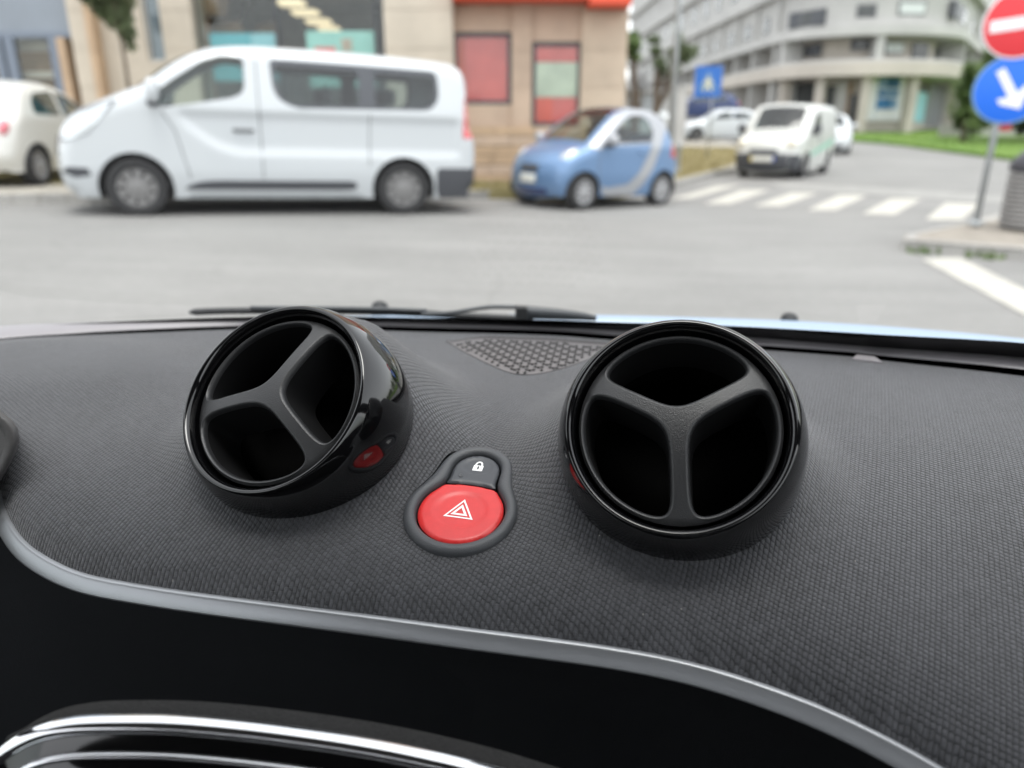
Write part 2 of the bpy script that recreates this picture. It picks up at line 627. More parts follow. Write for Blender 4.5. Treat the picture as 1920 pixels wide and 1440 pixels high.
right_side = [to_ab(p - CAM) for p in (hit_S(2700, 1000, 0), hit_S(2600, 1500, -ROLL))]
right_side = [(front_ab[-1][0] + 0.10, front_ab[-1][1] - 0.01), (0.55, 0.02), (0.62, 0.2)]
outline = np.vstack([resample(front_ab, 170), np.array(right_side), resample(back_ab[::-1], 120), np.array([[-0.62, 0.30]])])

# speaker grille opening and switch opening
gr_px = [(836, 640), (870, 660), (905, 678), (940, 694), (965, 702), (990, 704), (1020, 700), (1060, 690), (1100, 676), (1140, 655), (1150, 644), (1020, 634.5), (900, 631)]
gr_ab = np.array([to_ab(hit_S(u, v) - CAM) for u, v in gr_px])
gr_ab = resample(gr_ab, 60, True)

# keyhole outline of the hazard switch (metres, y towards the windscreen)
def keyhole(grow=0.0):
    R1, R2, d = 0.0194, 0.0122, 0.0240
    pts = []
    for k in range(360):
        ang = 2 * math.pi * k / 360
        lo, hi = 0.0, 0.06
        for _ in range(40):
            m = (lo + hi) / 2
            x, y = m * math.cos(ang), 0.008 + m * math.sin(ang)
            d1 = math.hypot(x, y) - R1
            d2 = math.hypot(x, y - d) - R2
            kk = 0.010
            hh = max(kk - abs(d1 - d2), 0) / kk
            sdf = min(d1, d2) - hh * hh * kk * 0.25 - grow
            if sdf < 0:
                lo = m
            else:
                hi = m
        pts.append((lo * math.cos(ang), 0.008 + lo * math.sin(ang)))
    return resample(pts, 110, True)
def zdash1(a, b):
    return float(dash_z(np.array([a]), np.array([b]))[0])
e = 0.012
hza = (zdash1(HZA + e, HZB) - zdash1(HZA - e, HZB)) / (2 * e)
hzb = (zdash1(HZA, HZB + e) - zdash1(HZA, HZB - e)) / (2 * e)
HC = from_ab(HZA, HZB, zdash1(HZA, HZB))
hx = (CR + Vector((0, 0, hza))).normalized()
HN = hx.cross((CF + Vector((0, 0, hzb))).normalized()).normalized()
tgt = P(895, 880, 0.318) - HC                       # the switch axis runs from red button to lock button
HYv = (tgt - HN * tgt.dot(HN)).normalized()
HXv = HYv.cross(HN).normalized()
def HP(x, y, z=0.0):
    return HC + HXv * x + HYv * y + HN * z
hz_hole = np.array([to_ab(HP(x, y) - CAM) for x, y in keyhole(0.0030)])

pts2, regs = cdt(outline, [gr_ab, hz_hole], 0.0042)
zz = dash_z(pts2[:, 0], pts2[:, 1])
df = seg_dist(pts2, resample(front_ab, 170), False)
r_ = 0.022
tt = np.clip(1 - df / r_, 0, 1)
zz = zz - ROLL * (1 - np.sqrt(np.clip(1 - tt * tt, 0, 1))) * 1.0
UVd = np.stack([pts2[:, 0], np.interp(pts2[:, 1], _bt, _lt)], 1)
P3 = [from_ab(a, b, z) for (a, b), z in zip(pts2, zz)]

dash = empty('dashboard', from_ab(-0.05, 0.3, -0.45))
tag(dash, 'dark grey fabric covered car dashboard with two round vents and silver edge trim', 'dashboard')
_in = np.zeros(len(P3), bool)
for (O, n, xa, ya, sp) in VENTS:
    _in |= np.array([(p - O).length < 0.0445 for p in P3])
vv, ff, used = submesh(P3, [t for t in regs[-1] if not (_in[t[0]] and _in[t[1]] and _in[t[2]])])
mesh('padded_top', vv, ff, M['fabric'], dash, uv=UVd[used])

# ---- silver trim along the front edge
def sweep(path, prof, upv=Vector((0, 0, 1))):
    """prof: list of (out, up): out is horizontal, perpendicular to the path"""
    rows = []
    for i, p in enumerate(path):
        t = (path[min(i + 1, len(path) - 1)] - path[max(i - 1, 0)]).normalized()
        o = t.cross(upv).normalized()
        w = o.cross(t).normalized()
        rows.append([p + o * a + w * b for a, b in prof])
    return rows
fpath = [Vector(q) for q in resample([tuple(p) for p in F3], 220)]
fpath = [Vector(q) for q in smooth_poly([tuple(p) for p in fpath], 6, False)]
prof = []
for k in range(16):
    an = 2 * math.pi * k / 16
    c, s = math.cos(an), math.sin(an)
    pw = 0.42
    so = math.copysign(abs(s) ** pw, s)
    prof.append((0.0019 * math.copysign(abs(c) ** pw, c) + 0.0016 - 0.0018 * so, 0.0030 * so - 0.0026))
mb = MB().loft(sweep(fpath, prof), closed=True)
mb.build('trim_strip', M['silver'], dash, smooth=True)

# ---- recess below the trim, felt shelf, chrome rim of the console display
rec = [(0.0005, -0.006), (-0.004, -0.012), (-0.030, -0.022), (-0.055, -0.045), (-0.062, -0.085), (-0.060, -0.16)]
rows = sweep(fpath, rec)
MB().loft(rows).build('recess_panel', M['recess'], dash, smooth=True)
ch_px = [(-60, 1500), (-25, 1440), (0, 1408), (60, 1371), (130, 1354), (220, 1350), (330, 1352), (450, 1362), (580, 1378), (700, 1397), (800, 1417), (900, 1441), (1000, 1470), (1150, 1520), (1300, 1585), (1480, 1680), (1700, 1830), (1900, 2010)]
ch3 = [P(u, v + 8, 0.205) for u, v in ch_px]
ch3 = [Vector(q) for q in catmull(ch3, 6)]
console = mesh('console_display', [], [], None, dash)
bpy.data.objects.remove(console)
def ellipse_prof(w, h, n=14, ow=0.0, oh=0.0, pw=0.8):
    out = []
    for k in range(n):
        an = 2 * math.pi * k / n
        c, s = math.cos(an), math.sin(an)
        out.append((w * math.copysign(abs(c) ** pw, c) + ow, h * math.copysign(abs(s) ** pw, s) + oh))
    return out
MB().loft(sweep(ch3, ellipse_prof(0.0030, 0.0021)), closed=True).build('chrome_rim', M['chrome'], dash, smooth=True)
MB().loft(sweep(ch3, [(0.0022, -0.0004), (0.0036, -0.0026), (0.0052, -0.0046)])).build('chrome_reflection_band', M['piano'], dash, smooth=True)  # black band stands for the dark reflection within the chrome
MB().loft(sweep(ch3, ellipse_prof(0.0012, 0.0009, ow=0.0058, oh=-0.0050)), closed=True).build('chrome_line', M['chrome'], dash, smooth=True)
MB().loft(sweep(ch3, [(0.0062, -0.0055), (0.012, -0.012), (0.016, -0.030), (0.017, -0.08)])).build('display_housing', M['piano'], dash, smooth=True)
# felt shelf from the rim back under the padded top
MB().loft(sweep(ch3, [(-0.0022, -0.0006), (-0.006, -0.0012), (-0.0125, -0.0030), (-0.0150, -0.0060), (-0.018, -0.05)])).build('felt_shelf', M['felt'], dash, smooth=True)
# dark lower panel that closes the console to the floor
MB().box(from_ab(-0.5, 0.30, -0.62), from_ab(0.5, 0.36, -0.158)).build('lower_panel', M['recess'], dash)

# ---- instrument hood at the driver's side
hood_px = [(-420, 690), (-230, 705), (-90, 735), (-10, 764), (28, 783), (46, 802), (45, 822), (30, 852), (0, 905), (-60, 990), (-160, 1080), (-420, 1120)]
hp = resample(hood_px, 60, True)
hp = smooth_poly(hp, 3)
cen = hp.mean(0)
mb = MB()
rows = []
for dep, k in ((0.318, 0.90), (0.3155, 0.955), (0.317, 0.985), (0.321, 1.0), (0.335, 1.0), (0.40, 0.97)):
    rows.append([P(cen[0] + (q[0] - cen[0]) * k, cen[1] + (q[1] - cen[1]) * k, dep) for q in hp])
mb.loft(rows, closed=True)
mb.add(rows[0], [tuple(range(60))])
mb.build('instrument_hood', M['cowl'], dash, smooth=True)

# ---- air vents
RB = 0.0472
def smoothstep(t):
    t = max(0.0, min(1.0, t))
    return t * t * (3 - 2 * t)
for vi, (O, n, xa, ya, spokes) in enumerate(VENTS):
    vent = empty('air_vent', O, parent=dash)
    tag(vent, label=('glossy ball vent turned towards the driver, beside the instrument hood' if vi == 0 else 'glossy ball vent facing the cabin on the passenger side'))
    def L(x, y, z):
        return O + xa * x + ya * y + n * z
    prof = [(0.0372, 0.006), (0.0378, 0.0175), (0.0384, 0.0215), (0.0393, 0.0232), (0.0404, 0.0237), (0.0415, 0.0228), (0.0431, 0.0198), (0.0449, 0.0150), (0.0463, 0.0090), (RB, 0.0), (0.0468, -0.008), (0.0450, -0.016), (0.0415, -0.024), (0.034, -0.033)]
    pr = [tuple(q) for q in catmull(prof, 3)]
    MB().lathe(pr, O, n, 96, xa).build('ring', M['piano'], vent, smooth=True)
    # insert: domed disc with three openings
    RI = 0.0366
    def dome(x, y):
        r = math.hypot(x, y)
        return 0.0196 + 0.0064 * (1 - (r / RI) ** 2)
    circ = [(RI * math.cos(2 * math.pi * k / 120), RI * math.sin(2 * math.pi * k / 120)) for k in range(120)]
    holes = []
    for k in range(3):
        a0, a1 = math.radians(spokes[k]), math.radians(spokes[(k + 1) % 3])
        while a1 < a0:
            a1 += 2 * math.pi
        wd, ro = 0.0020, 0.0362
        am = (a0 + a1) / 2
        inner = wd / math.sin((a1 - a0) / 2)
        p0 = np.array([inner * math.cos(am), inner * math.sin(am)])
        e0, e1 = a0 + math.asin(wd / ro), a1 - math.asin(wd / ro)
        arc = [(ro * math.cos(e0 + (e1 - e0) * j / 24), ro * math.sin(e0 + (e1 - e0) * j / 24)) for j in range(25)]
        poly = resample([tuple(p0)] + arc, 96, True)
        poly = smooth_poly(poly, 36)
        holes.append(poly)
    p2, rg = cdt(circ, holes, 0.0017)
    # soften the edge of each opening
    dh = np.min([seg_dist(p2, h) for h in holes], axis=0)
    drim = RI - np.hypot(p2[:, 0], p2[:, 1])
    p3 = []
    for (x, y), d, dr in zip(p2, dh, drim):
        t = max(0, 1 - d / 0.0014)
        t2 = max(0, 1 - dr / 0.0016)
        p3.append(L(x, y, dome(x, y) - 0.0008 * t2 * t2))
    vv, ff, used = submesh(p3, rg[-1])
    mbi = MB().add(vv, ff)
    mbi.loft([[L(x, y, dome(x, y) - 0.0011) for x, y in circ], [L(x * 1.002, y * 1.002, 0.004) for x, y in circ]], closed=True)
    for h in holes:
        c = h.mean(0)
        nrm = np.roll(h, -1, 0) - np.roll(h, 1, 0)
        nrm = np.stack([-nrm[:, 1], nrm[:, 0]], 1)
        nrm /= np.linalg.norm(nrm, axis=1)[:, None]
        if ((c - h) * nrm).sum() < 0:
            nrm = -nrm
        rows = []
        for inn, dz in ((0, 0.0), (0.0004, -0.0001), (0.0011, -0.0009), (0.0014, -0.0026), (0.0016, -0.008), (0.0020, -0.018), (0.0024, -0.024)):
            rows.append([L(x + nx * inn, y + ny * inn, dome(x, y) + dz) for (x, y), (nx, ny) in zip(h, nrm)])
        mbi.loft(rows[:4], closed=True)
        MB().loft(rows[3:], closed=True).build('opening_wall', M['vent_wall_shade'], vent, smooth=True)
    o = mbi.build('spoked_insert', M['vent_plastic'], vent, smooth=True)
    # inner barrel and duct floor, deep shade put into their black
    MB().lathe([(0.0370, 0.007), (0.0365, -0.010), (0.033, -0.026), (0.0005, -0.030)], O, n, 64, xa).build('duct', M['void'], vent, smooth=True)

# ---- hazard and lock switch
hs = empty('hazard_switch', HC, parent=dash)
def ring_rows(levels):
    return [[HP(x, y, z) for x, y in keyhole(g)] for g, z in levels]
MB().loft(ring_rows([(0.0037, -0.0025), (0.0035, 0.0002), (0.0030, 0.0014), (0.0020, 0.0022), (0.0007, 0.0024), (-0.0006, 0.0020), (-0.0014, 0.0011), (-0.0017, -0.0005), (-0.0017, -0.004)]), closed=True).build('bezel', M['bezel'], hs, smooth=True)
MB().add([HP(x, y, -0.0038) for x, y in keyhole(-0.0015)], [tuple(range(110))]).build('well', M['void'], hs)
inner = keyhole(-0.0023)
def cut(poly, keep_low):
    # split line: arc bulging towards the lock button
    def side(q):
        return q[1] - (0.0153 - 8.0 * q[0] * q[0])
    out = []
    m = len(poly)
    for i in range(m):
        p, q = poly[i], poly[(i + 1) % m]
        sp, sq = side(p), side(q)
        keep_p = sp < -0.0002 if keep_low else sp > 0.0004
        if keep_p:
            out.append(tuple(p))
    xs = sorted([p for p in out], key=lambda p: abs(side(p)))[:2]
    xl, xr = min(xs[0][0], xs[1][0]), max(xs[0][0], xs[1][0])
    arc = []
    for k in range(1, 14):
        x = xl + (xr - xl) * k / 14
        y = 0.0153 - 8.0 * x * x + (-0.0002 if keep_low else 0.0004)
        arc.append((x, y))
    ctr = np.array([0, 0.0]) if keep_low else np.array([0, 0.0246])
    allp = out + arc
    allp.sort(key=lambda p: math.atan2(p[1] - ctr[1], p[0] - ctr[0]))
    return allp
def button(poly, name, mat, zf, parent):
    q2, rr = cdt(np.array(poly), [], 0.0011)
    de = seg_dist(q2, poly)
    p3 = [HP(x, y, zf(x, y) - 0.0009 * max(0, 1 - d / 0.0011) ** 2) for (x, y), d in zip(q2, de)]
    vv, ff, used = submesh(p3, rr[-1])
    mb = MB().add(vv, ff)
    mb.loft([[HP(x, y, zf(x, y) - 0.0009) for x, y in poly], [HP(x, y, -0.003) for x, y in poly]], closed=True)
    return mb.build(name, mat, parent, smooth=True)
def z_red(x, y):
    d = math.hypot(x / 0.0108, (y - 0.0005) / 0.0097)
    return 0.0013 - 1.2 * (x * x + y * y) - 0.0007 * (1 - smoothstep((d - 0.86) / 0.22))
def z_lock(x, y):
    d = math.hypot(x / 0.0066, (y - 0.0266) / 0.0052)
    return 0.0012 - 1.0 * (x * x) - 0.0005 * (1 - smoothstep((d - 0.8) / 0.35))
red_btn = button(cut(inner, True), 'hazard_button', M['red'], z_red, hs)
lock_btn = button(cut(inner, False), 'lock_button', M['lockgrey'], z_lock, hs)
def decal(name, outer, holes, zf, mat, parent, step=0.0008, lift=0.00012):
    q2, rr = cdt(np.array(outer), [np.array(h) for h in holes], step)
    vv, ff, used = submesh([HP(x, y, zf(x, y) + lift) for x, y in q2], rr[-1])
    return mesh(name, vv, ff, mat, parent)
def tri(r, cx=0.0, cy=0.0):
    return resample([(cx + r * math.cos(math.radians(a)), cy + r * math.sin(math.radians(a))) for a in (90, 210, 330)], 36, True)
decal('warning_triangle', tri(0.0070, 0, -0.0005), [tri(0.0056, 0, -0.0005)], z_red, M['white_print'], hs)
decal('warning_triangle', tri(0.0040, 0, -0.0005), [tri(0.0021, 0, -0.0005)], z_red, M['white_print'], hs)
# padlock symbol
lx, ly = 0.0004, 0.0262
body = [(lx - 0.0021, ly - 0.0022), (lx + 0.0021, ly - 0.0022), (lx + 0.0021, ly + 0.0012), (lx - 0.0021, ly + 0.0012)]
keyh = [(lx + 0.00045 * math.cos(t), ly - 0.0003 + 0.0011 * math.sin(t)) for t in np.linspace(0, 2 * math.pi, 12, endpoint=False)]
decal('lock_symbol', resample(body, 28, True), [keyh], z_lock, M['white_print'], hs, 0.0006)
sh = [(lx + 0.0017 * math.cos(t), ly + 0.0012 + 0.0026 * math.sin(t)) for t in np.linspace(0, math.pi, 16)] + [(lx + 0.0010 * math.cos(t), ly + 0.0012 + 0.0018 * math.sin(t)) for t in np.linspace(math.pi, 0, 16)]
decal('lock_symbol', sh, [], z_lock, M['white_print'], hs, 0.0006)
MB().lathe([(0.00095, 0.0), (0.00095, 0.00022), (0.0006, 0.00022), (0.0004, 0.00005), (0.00001, 0.00005)], HP(-0.0054, 0.0195, z_lock(-0.0054, 0.0195) - 0.00002), HN, 20).build('indicator_light', M['bezel'], hs, smooth=True)

# ---- speaker grille
gcen = gr_ab.mean(0)
q2, rr = cdt(gr_ab, [], 0.005)
gz = lambda a, b: float(S(b)) - 0.0012
vv, ff, used = submesh([from_ab(a, b, gz(a, b)) for a, b in q2], rr[-1])
mbg = MB().add(vv, ff)
mbg.loft([[from_ab(a, b, S(b) + 0.0004) for a, b in gr_ab], [from_ab(a, b, S(b) - 0.0012) for a, b in gcen + (gr_ab - gcen) * 0.985]], closed=True)
grille = mbg.build('speaker_grille', M['grille'], dash, smooth=True)
mbh = MB()
a0, b0 = gr_ab.min(0)
a1, b1 = gr_ab.max(0)
j = 0
shr = gcen + (gr_ab - gcen) * 0.92
b = b0
while b < b1:
    a = a0 + (0.0043 if j % 2 else 0)
    while a < a1:
        for k in range(3):
            c = np.array([[a + (k - 1) * 0.0020, b + abs(k - 1) * 0.0012]])
            if in_poly(c, shr)[0] and seg_dist(c, shr)[0] > 0.002:
                pts = []
                for t in range(10):
                    an = 2 * math.pi * t / 10
                    aa, bb = c[0][0] + 0.0010 * math.cos(an), c[0][1] + 0.0019 * math.sin(an)
                    pts.append(from_ab(aa, bb, gz(aa, bb) + 0.00025))
                mbh.add(pts, [tuple(range(10))])
        a += 0.0086
    b += 0.0058
    j += 1
o = mbh.build('perforation_shade', M['void'], grille)  # flat black ellipses on a closed plate paint the shade of the holes
o['kind'] = 'stuff'

# ---- defroster slot and strip behind the padded top
def off_curve(pxs, zrel, dv=0.0):
    return [Vector(q) for q in catmull([Pz(u, v + dv, zrel) for u, v in pxs], 4)]
slot_top_px = [(-500, 699), (-250, 660), (0, 635), (107, 627.5), (215, 621), (430, 612), (600, 609), (780, 614), (1020, 620), (1141, 628), (1290, 638), (1427, 648), (1590, 660), (1654, 667), (1915, 692), (2200, 734), (2500, 790)]
strip_top_px = [(-500, 670), (-250, 634), (0, 611), (107, 606.5), (215, 603), (430, 597.5), (600, 598), (780, 602), (1020, 609), (1141, 615), (1290, 622), (1427, 631), (1590, 644), (1654, 649), (1915, 668), (2200, 706), (2500, 758)]
zs = float(S(0.6))
st0 = off_curve(slot_top_px, zs + 0.001, -2.5)
st1 = off_curve(strip_top_px, zs + 0.004)
dn = Vector((0, 0, -0.012))
MB().loft([[p + Vector((0, 0, -0.0008)) for p in st0], [p + (q - p) * 0.04 for p, q in zip(st0, st1)], st1, [q + (q - p).normalized() * 0.01 + dn for p, q in zip(st0, st1)]]).build('defroster_strip', M['strip'], dash, smooth=True, auto=50)
MB().loft([[p + Vector((0, 0, -0.008)) for p in B3], [p + Vector((0, 0, -0.008)) + CF * 0.05 for p in B3]]).build('defroster_slot', M['void'], dash)  # black sheet paints the slot's shade, pad_edge likewise
# bridge between two slots
br = [(1607, 664), (1640, 668), (1655, 679), (1598, 672)]
mbb = MB().prism([Pz(u, v, zs + 0.0012) for u, v in br], (0, 0, -0.006))
mbb.build('slot_bridge', M['strip'], dash)
# skirt closing the pad's far edge
MB().loft([B3, [p + Vector((0, 0, -0.010)) for p in B3]]).build('pad_edge', M['void'], dash)

# ================================================================== the car we sit in: body
own = empty('car_body', from_ab(-0.05, 0.6, -1.05))
tag(own, 'pale blue small car body with windscreen, wiper and bonnet edge round the dashboard', 'car')
WU = (-CF * math.cos(math.radians(38)) + Vector((0, 0, 1)) * math.sin(math.radians(38)))
w0 = [p + Vector((0, 0, -0.004)) + CF * 0.006 for p in st1]
WL = 0.36  # kept short so the roof edge reaches forward over the vents
rows = []
for k in range(9):
    t = k / 8
    rows.append([p + WU * (WL * t) + CR * (-(to_ab(p - CAM)[0] + 0.05) * 0.20 * t) - WU.cross(CR) * 0.0 for p in w0])
# the screen bulges slightly
MB().loft(rows).build('windscreen', M['wscreen'], own, smooth=True)
fl = []
for p in w0:
    a = to_ab(p - CAM)[0] + 0.05
    fl.append(0.007 + 0.009 * smoothstep((a + 0.42) / 0.35) + 0.013 * smoothstep((a + 0.10) / 0.40))
inw = WU.cross(CR).normalized()
if inw.dot(CAM - w0[len(w0) // 2]) < 0:
    inw = -inw
MB().loft([[p + inw * 0.002 - WU * 0.02 for p in w0], [p + inw * 0.002 + WU * l for p, l in zip(w0, fl)]]).build('screen_frit', M['frit'], own, smooth=True)
# bonnet: rear edge seen through the glass, falling away to the front
bon_px = [(-400, 640), (-100, 622), (200, 606), (450, 597), (700, 590), (900, 588), (1120, 588.5), (1300, 593), (1500, 600), (1700, 613), (1920, 633), (2200, 668), (2500, 720)]
be = [Vector(q) for q in catmull([P(u, v, 0.66) for u, v in bon_px], 4)]
MB().loft([[p - CF * 0.03 - Vector((0, 0, 0.035)) for p in be], [p - CF * 0.006 - Vector((0, 0, 0.010)) for p in be], [p - Vector((0, 0, 0.001)) for p in be], [p + CF * 0.02 - Vector((0, 0, 0.009)) for p in be], [p + CF * 0.12 - Vector((0, 0, 0.062)) for p in be], [p + CF * 0.28 - Vector((0, 0, 0.19)) for p in be], [p + CF * 0.36 - Vector((0, 0, 0.45)) for p in be], [p + CF * 0.37 - Vector((0, 0, 0.75)) for p in be]]).build('bonnet', M['own_paint'], own, smooth=True)
# black scuttle between screen and bonnet
MB().loft([[p - CF * 0.02 - Vector((0, 0, 0.03)) for p in w0], [p - CF * 0.025 - Vector((0, 0, 0.030)) for p in [Vector(q) for q in resample([tuple(r) for r in be], len(w0))]]]).build('scuttle', M['rubber'], own, smooth=True)
# wiper: blade, arm with hinge
wp = empty('wiper', P(1000, 590, 0.62), parent=own)
bl = [P(u, v, 0.615) for u, v in ((355, 585.5), (420, 583), (560, 582.5), (700, 584), (800, 588), (900, 594), (1000, 598.5))]
bl = [Vector(q) for q in catmull(bl, 5)]
MB().tube(bl, [0.0012] + [0.0029] * (len(bl) - 2) + [0.0012], 8).build('blade', M['rubber'], wp, smooth=True)
bl2 = [Vector(q) for q in catmull([P(u, v, 0.61) for u, v in ((470, 577.5), (600, 578), (720, 580), (800, 583))], 5)]
MB().tube(bl2, 0.0018, 8).build('blade_spine', M['wiper'], wp, smooth=True)
rod = [Vector(q) for q in catmull([P(u, v, 0.60) for u, v in ((790, 589), (840, 587), (880, 581), (915, 576), (945, 575.5), (985, 577))], 5)]
MB().tube(rod, 0.0017, 8).build('arm_rod', M['wiper'], wp, smooth=True)
arm = [P(u, v, 0.60) for u, v in ((966, 585), (1000, 586.5), (1050, 589.5), (1090, 593), (1118, 597))]
MB().tube([Vector(q) for q in catmull(arm, 4)], [0.0058 * (1 - 0.62 * (k / 16) ** 1.6) for k in range(17)], 10, flat=0.7).build('arm', M['wiper'], wp, smooth=True)
hb = P(978, 586, 0.595)
MB().box(hb - Vector((0.0045, 0.004, 0.0050)), hb + Vector((0.0045, 0.004, 0.0050)), 0.001).build('hinge', M['rubber'], wp, smooth=False)
for (u, v) in ((712, 577), (1480, 599)):
    c = P(u, v, 0.70)
    MB().lathe([(0.0085, -0.012), (0.0082, 0.0), (0.0070, 0.0035), (0.0040, 0.0058), (0.0001, 0.0064)], c, (0, 0, 1), 20).build('washer_nozzle', M['rubber'], own, smooth=True)
# cabin round the camera: roof, pillars, doors with glass, rear wall, seats
def ABox(a0, a1, b0, b1, z0, z1):
    mb = MB().box((a0, b0, z0), (a1, b1, z1), 0.02)
    mb.v = [from_ab(p.x, p.y, p.z) for p in mb.v]
    return mb
top = rows[-1]
ta = [to_ab(p - CAM) + (p.z - CAMZ,) for p in top]
zr = ta[len(ta) // 2][2]
mb = MB()
rf = []
for k in range(7):
    t = k / 6
    rf.append([from_ab(a * (1 + 0.05 * t), b - 0.006 - 1.15 * t, z - 0.012 + 0.10 * math.sin(math.pi * t * 0.6)) for a, b, z in ta])
mb.loft(rf)
mb.loft([[p + Vector((0, 0, 0.03)) for p in r] for r in rf])
mb.build('roof', M['lining'], own, smooth=True)  # unseen roof, front edge set further forward than real to shade the dash
A_L, A_R = -0.74, 0.64
for s, aa in ((-1, A_L), (1, A_R)):
    ABox(aa - 0.04, aa + 0.04, -1.1, 0.35, -0.95, -0.12).build('door', M['seat'], own)
    g = MB().add([from_ab(aa, 0.30, -0.12), from_ab(aa, -0.9, -0.12), from_ab(aa * 0.86, -0.9, zr + 0.02), from_ab(aa * 0.86, ta[0][1] - 0.02, zr - 0.02)], [(0, 1, 2, 3)])
    g.build('side_window', M['sglass'], own)
    pil = [w0[0 if s < 0 else -1] + WU * (WL * t) + CR * (-(to_ab(w0[0 if s < 0 else -1] - CAM)[0] + 0.05) * 0.20 * t) for t in (0, 0.25, 0.5, 0.75, 1.0)]
    MB().tube(pil, 0.035, 10).build('windscreen_pillar', M['seat'], own, smooth=True)
    ABox(aa * 0.9 - 0.05, aa * 0.9 + 0.05, -1.1, -0.9, -0.12, zr + 0.04).build('rear_pillar', M['lining'], own)
ABox(A_L, A_R, -1.20, -1.10, -0.95, zr + 0.05).build('rear_wall', M['seat'], own)
ABox(A_L, A_R, -1.2, 0.5, -1.0, -0.93).build('floor_pan', M['seat'], own)
for s in (-0.42, 0.32):
    ABox(s - 0.24, s + 0.24, -0.85, -0.35, -0.80, -0.55).build('seat_cushion', M['seat'], own)
    ABox(s - 0.23, s + 0.23, -0.98, -0.84, -0.60, 0.02).build('seat_back', M['seat'], own)
# ================================================================== outside: materials
def asphalt_material():
    m = material('old_asphalt', (0.150, 0.149, 0.145), 0.85, bump=0.004, bump_scale=90)
    nt = m.node_tree
    N, L = nt.nodes, nt.links
    b = N['Principled BSDF']
    tc = N.new('ShaderNodeTexCoord')
    def noise(scale, detail, stretch=(1, 1, 1), rough=0.6):
        mp = N.new('ShaderNodeMapping')
        mp.inputs['Scale'].default_value = stretch
        L.new(tc.outputs['Object'], mp.inputs['Vector'])
        n = N.new('ShaderNodeTexNoise')
        n.inputs['Scale'].default_value = scale
        n.inputs['Detail'].default_value = detail
        n.inputs['Roughness'].default_value = rough
        L.new(mp.outputs[0], n.inputs['Vector'])
        return n.outputs['Fac']
    def m_(op, a, c):
        n = N.new('ShaderNodeMath')
        n.operation = op
        for i, x in enumerate((a, c)):
            if isinstance(x, (int, float)):
                n.inputs[i].default_value = x
            else:
                L.new(x, n.inputs[i])
        return n.outputs[0]
    f = m_('ADD', m_('MULTIPLY', noise(0.5, 6), 0.7), m_('MULTIPLY', noise(28.0, 4, (0.5, 1, 1)), 0.55))   # patches and stone grain
    f = m_('ADD', f, m_('MULTIPLY', noise(2.2, 5, (0.12, 1.0, 1)), 0.6))                                   # wheel tracks along the street
    vo = N.new('ShaderNodeTexVoronoi')
    vo.feature = 'DISTANCE_TO_EDGE'
    vo.inputs['Scale'].default_value = 0.55
    wv = N.new('ShaderNodeTexNoise')
    wv.inputs['Scale'].default_value = 1.6
    wv.inputs['Detail'].default_value = 5
    L.new(tc.outputs['Object'], wv.inputs['Vector'])
    mv = N.new('ShaderNodeMix')
    mv.data_type = 'VECTOR'
    mv.inputs[0].default_value = 0.25
    L.new(tc.outputs['Object'], mv.inputs[4])
    L.new(wv.outputs['Color'], mv.inputs[5])
    L.new(mv.outputs[1], vo.inputs['Vector'])
    crack = m_('MULTIPLY', m_('LESS_THAN', vo.outputs['Distance'], 0.005), m_('GREATER_THAN', noise(0.35, 2), 0.5))
    f = m_('SUBTRACT', f, m_('MULTIPLY', crack, 0.12))
    mr = N.new('ShaderNodeMapRange')
    mr.inputs['From Min'].default_value = 0.55
    mr.inputs['From Max'].default_value = 1.30
    L.new(f, mr.inputs['Value'])
    mx = N.new('ShaderNodeMix')
    mx.data_type = 'RGBA'
    mx.inputs[6].default_value = (0.142, 0.140, 0.134, 1)
    mx.inputs[7].default_value = (0.275, 0.271, 0.260, 1)
    L.new(mr.outputs[0], mx.inputs[0])
    L.new(mx.outputs[2], b.inputs['Base Color'])
    return m
M['asphalt'] = asphalt_material()
M['paint_road'] = material('road_paint', (0.52, 0.50, 0.44), 0.7, var=0.16, var_scale=5.0, detail=10, color2=(0.34, 0.33, 0.30))
M['paint_dim'] = material('worn_road_paint', (0.26, 0.256, 0.242), 0.75, var=0.2, var_scale=3.0, detail=8)
M['pave'] = material('pavement_slab', (0.30, 0.28, 0.24), 0.85, var=0.18, var_scale=2.0)
M['kerb'] = material('granite_kerb', (0.33, 0.32, 0.30), 0.8, var=0.2, var_scale=3.0)
M['drygrass'] = material('dry_grass', (0.24, 0.21, 0.09), 0.95, var=0.3, var_scale=1.2, color2=(0.30, 0.25, 0.13))
M['lawn'] = material('green_lawn', (0.075, 0.16, 0.018), 0.95, var=0.3, var_scale=0.6, color2=(0.14, 0.22, 0.03))
M['stone'] = material('beige_stone', (0.52, 0.42, 0.32), 0.75, var=0.09, var_scale=2.5, detail=6)
M['stone2'] = material('pink_beige_stone', (0.50, 0.38, 0.29), 0.75, var=0.10, var_scale=2.0, detail=6)
M['stone3'] = material('tan_stone', (0.46, 0.33, 0.22), 0.8, var=0.14, var_scale=2.0, detail=6)
M['cream'] = material('cream_stone', (0.52, 0.46, 0.38), 0.75, var=0.08, var_scale=2.0)
M['frame'] = material('dark_window_frame', (0.07, 0.075, 0.085), 0.5)
M['frameblue'] = material('blue_grey_frame', (0.16, 0.19, 0.24), 0.5)
M['panel_grey'] = material('grey_glass_panel', (0.22, 0.25, 0.29), 0.25, var=0.15, var_scale=0.4)
M['shopglass'] = glass_material('shop_glass', (0.92, 0.95, 0.95), 0.9)
M['redposter'] = material('red_poster', (0.80, 0.13, 0.115), 0.5, var=0.18, var_scale=0.8)
M['redposter2'] = material('bright_red_poster', (0.80, 0.09, 0.05), 0.5, var=0.1, var_scale=1.5)
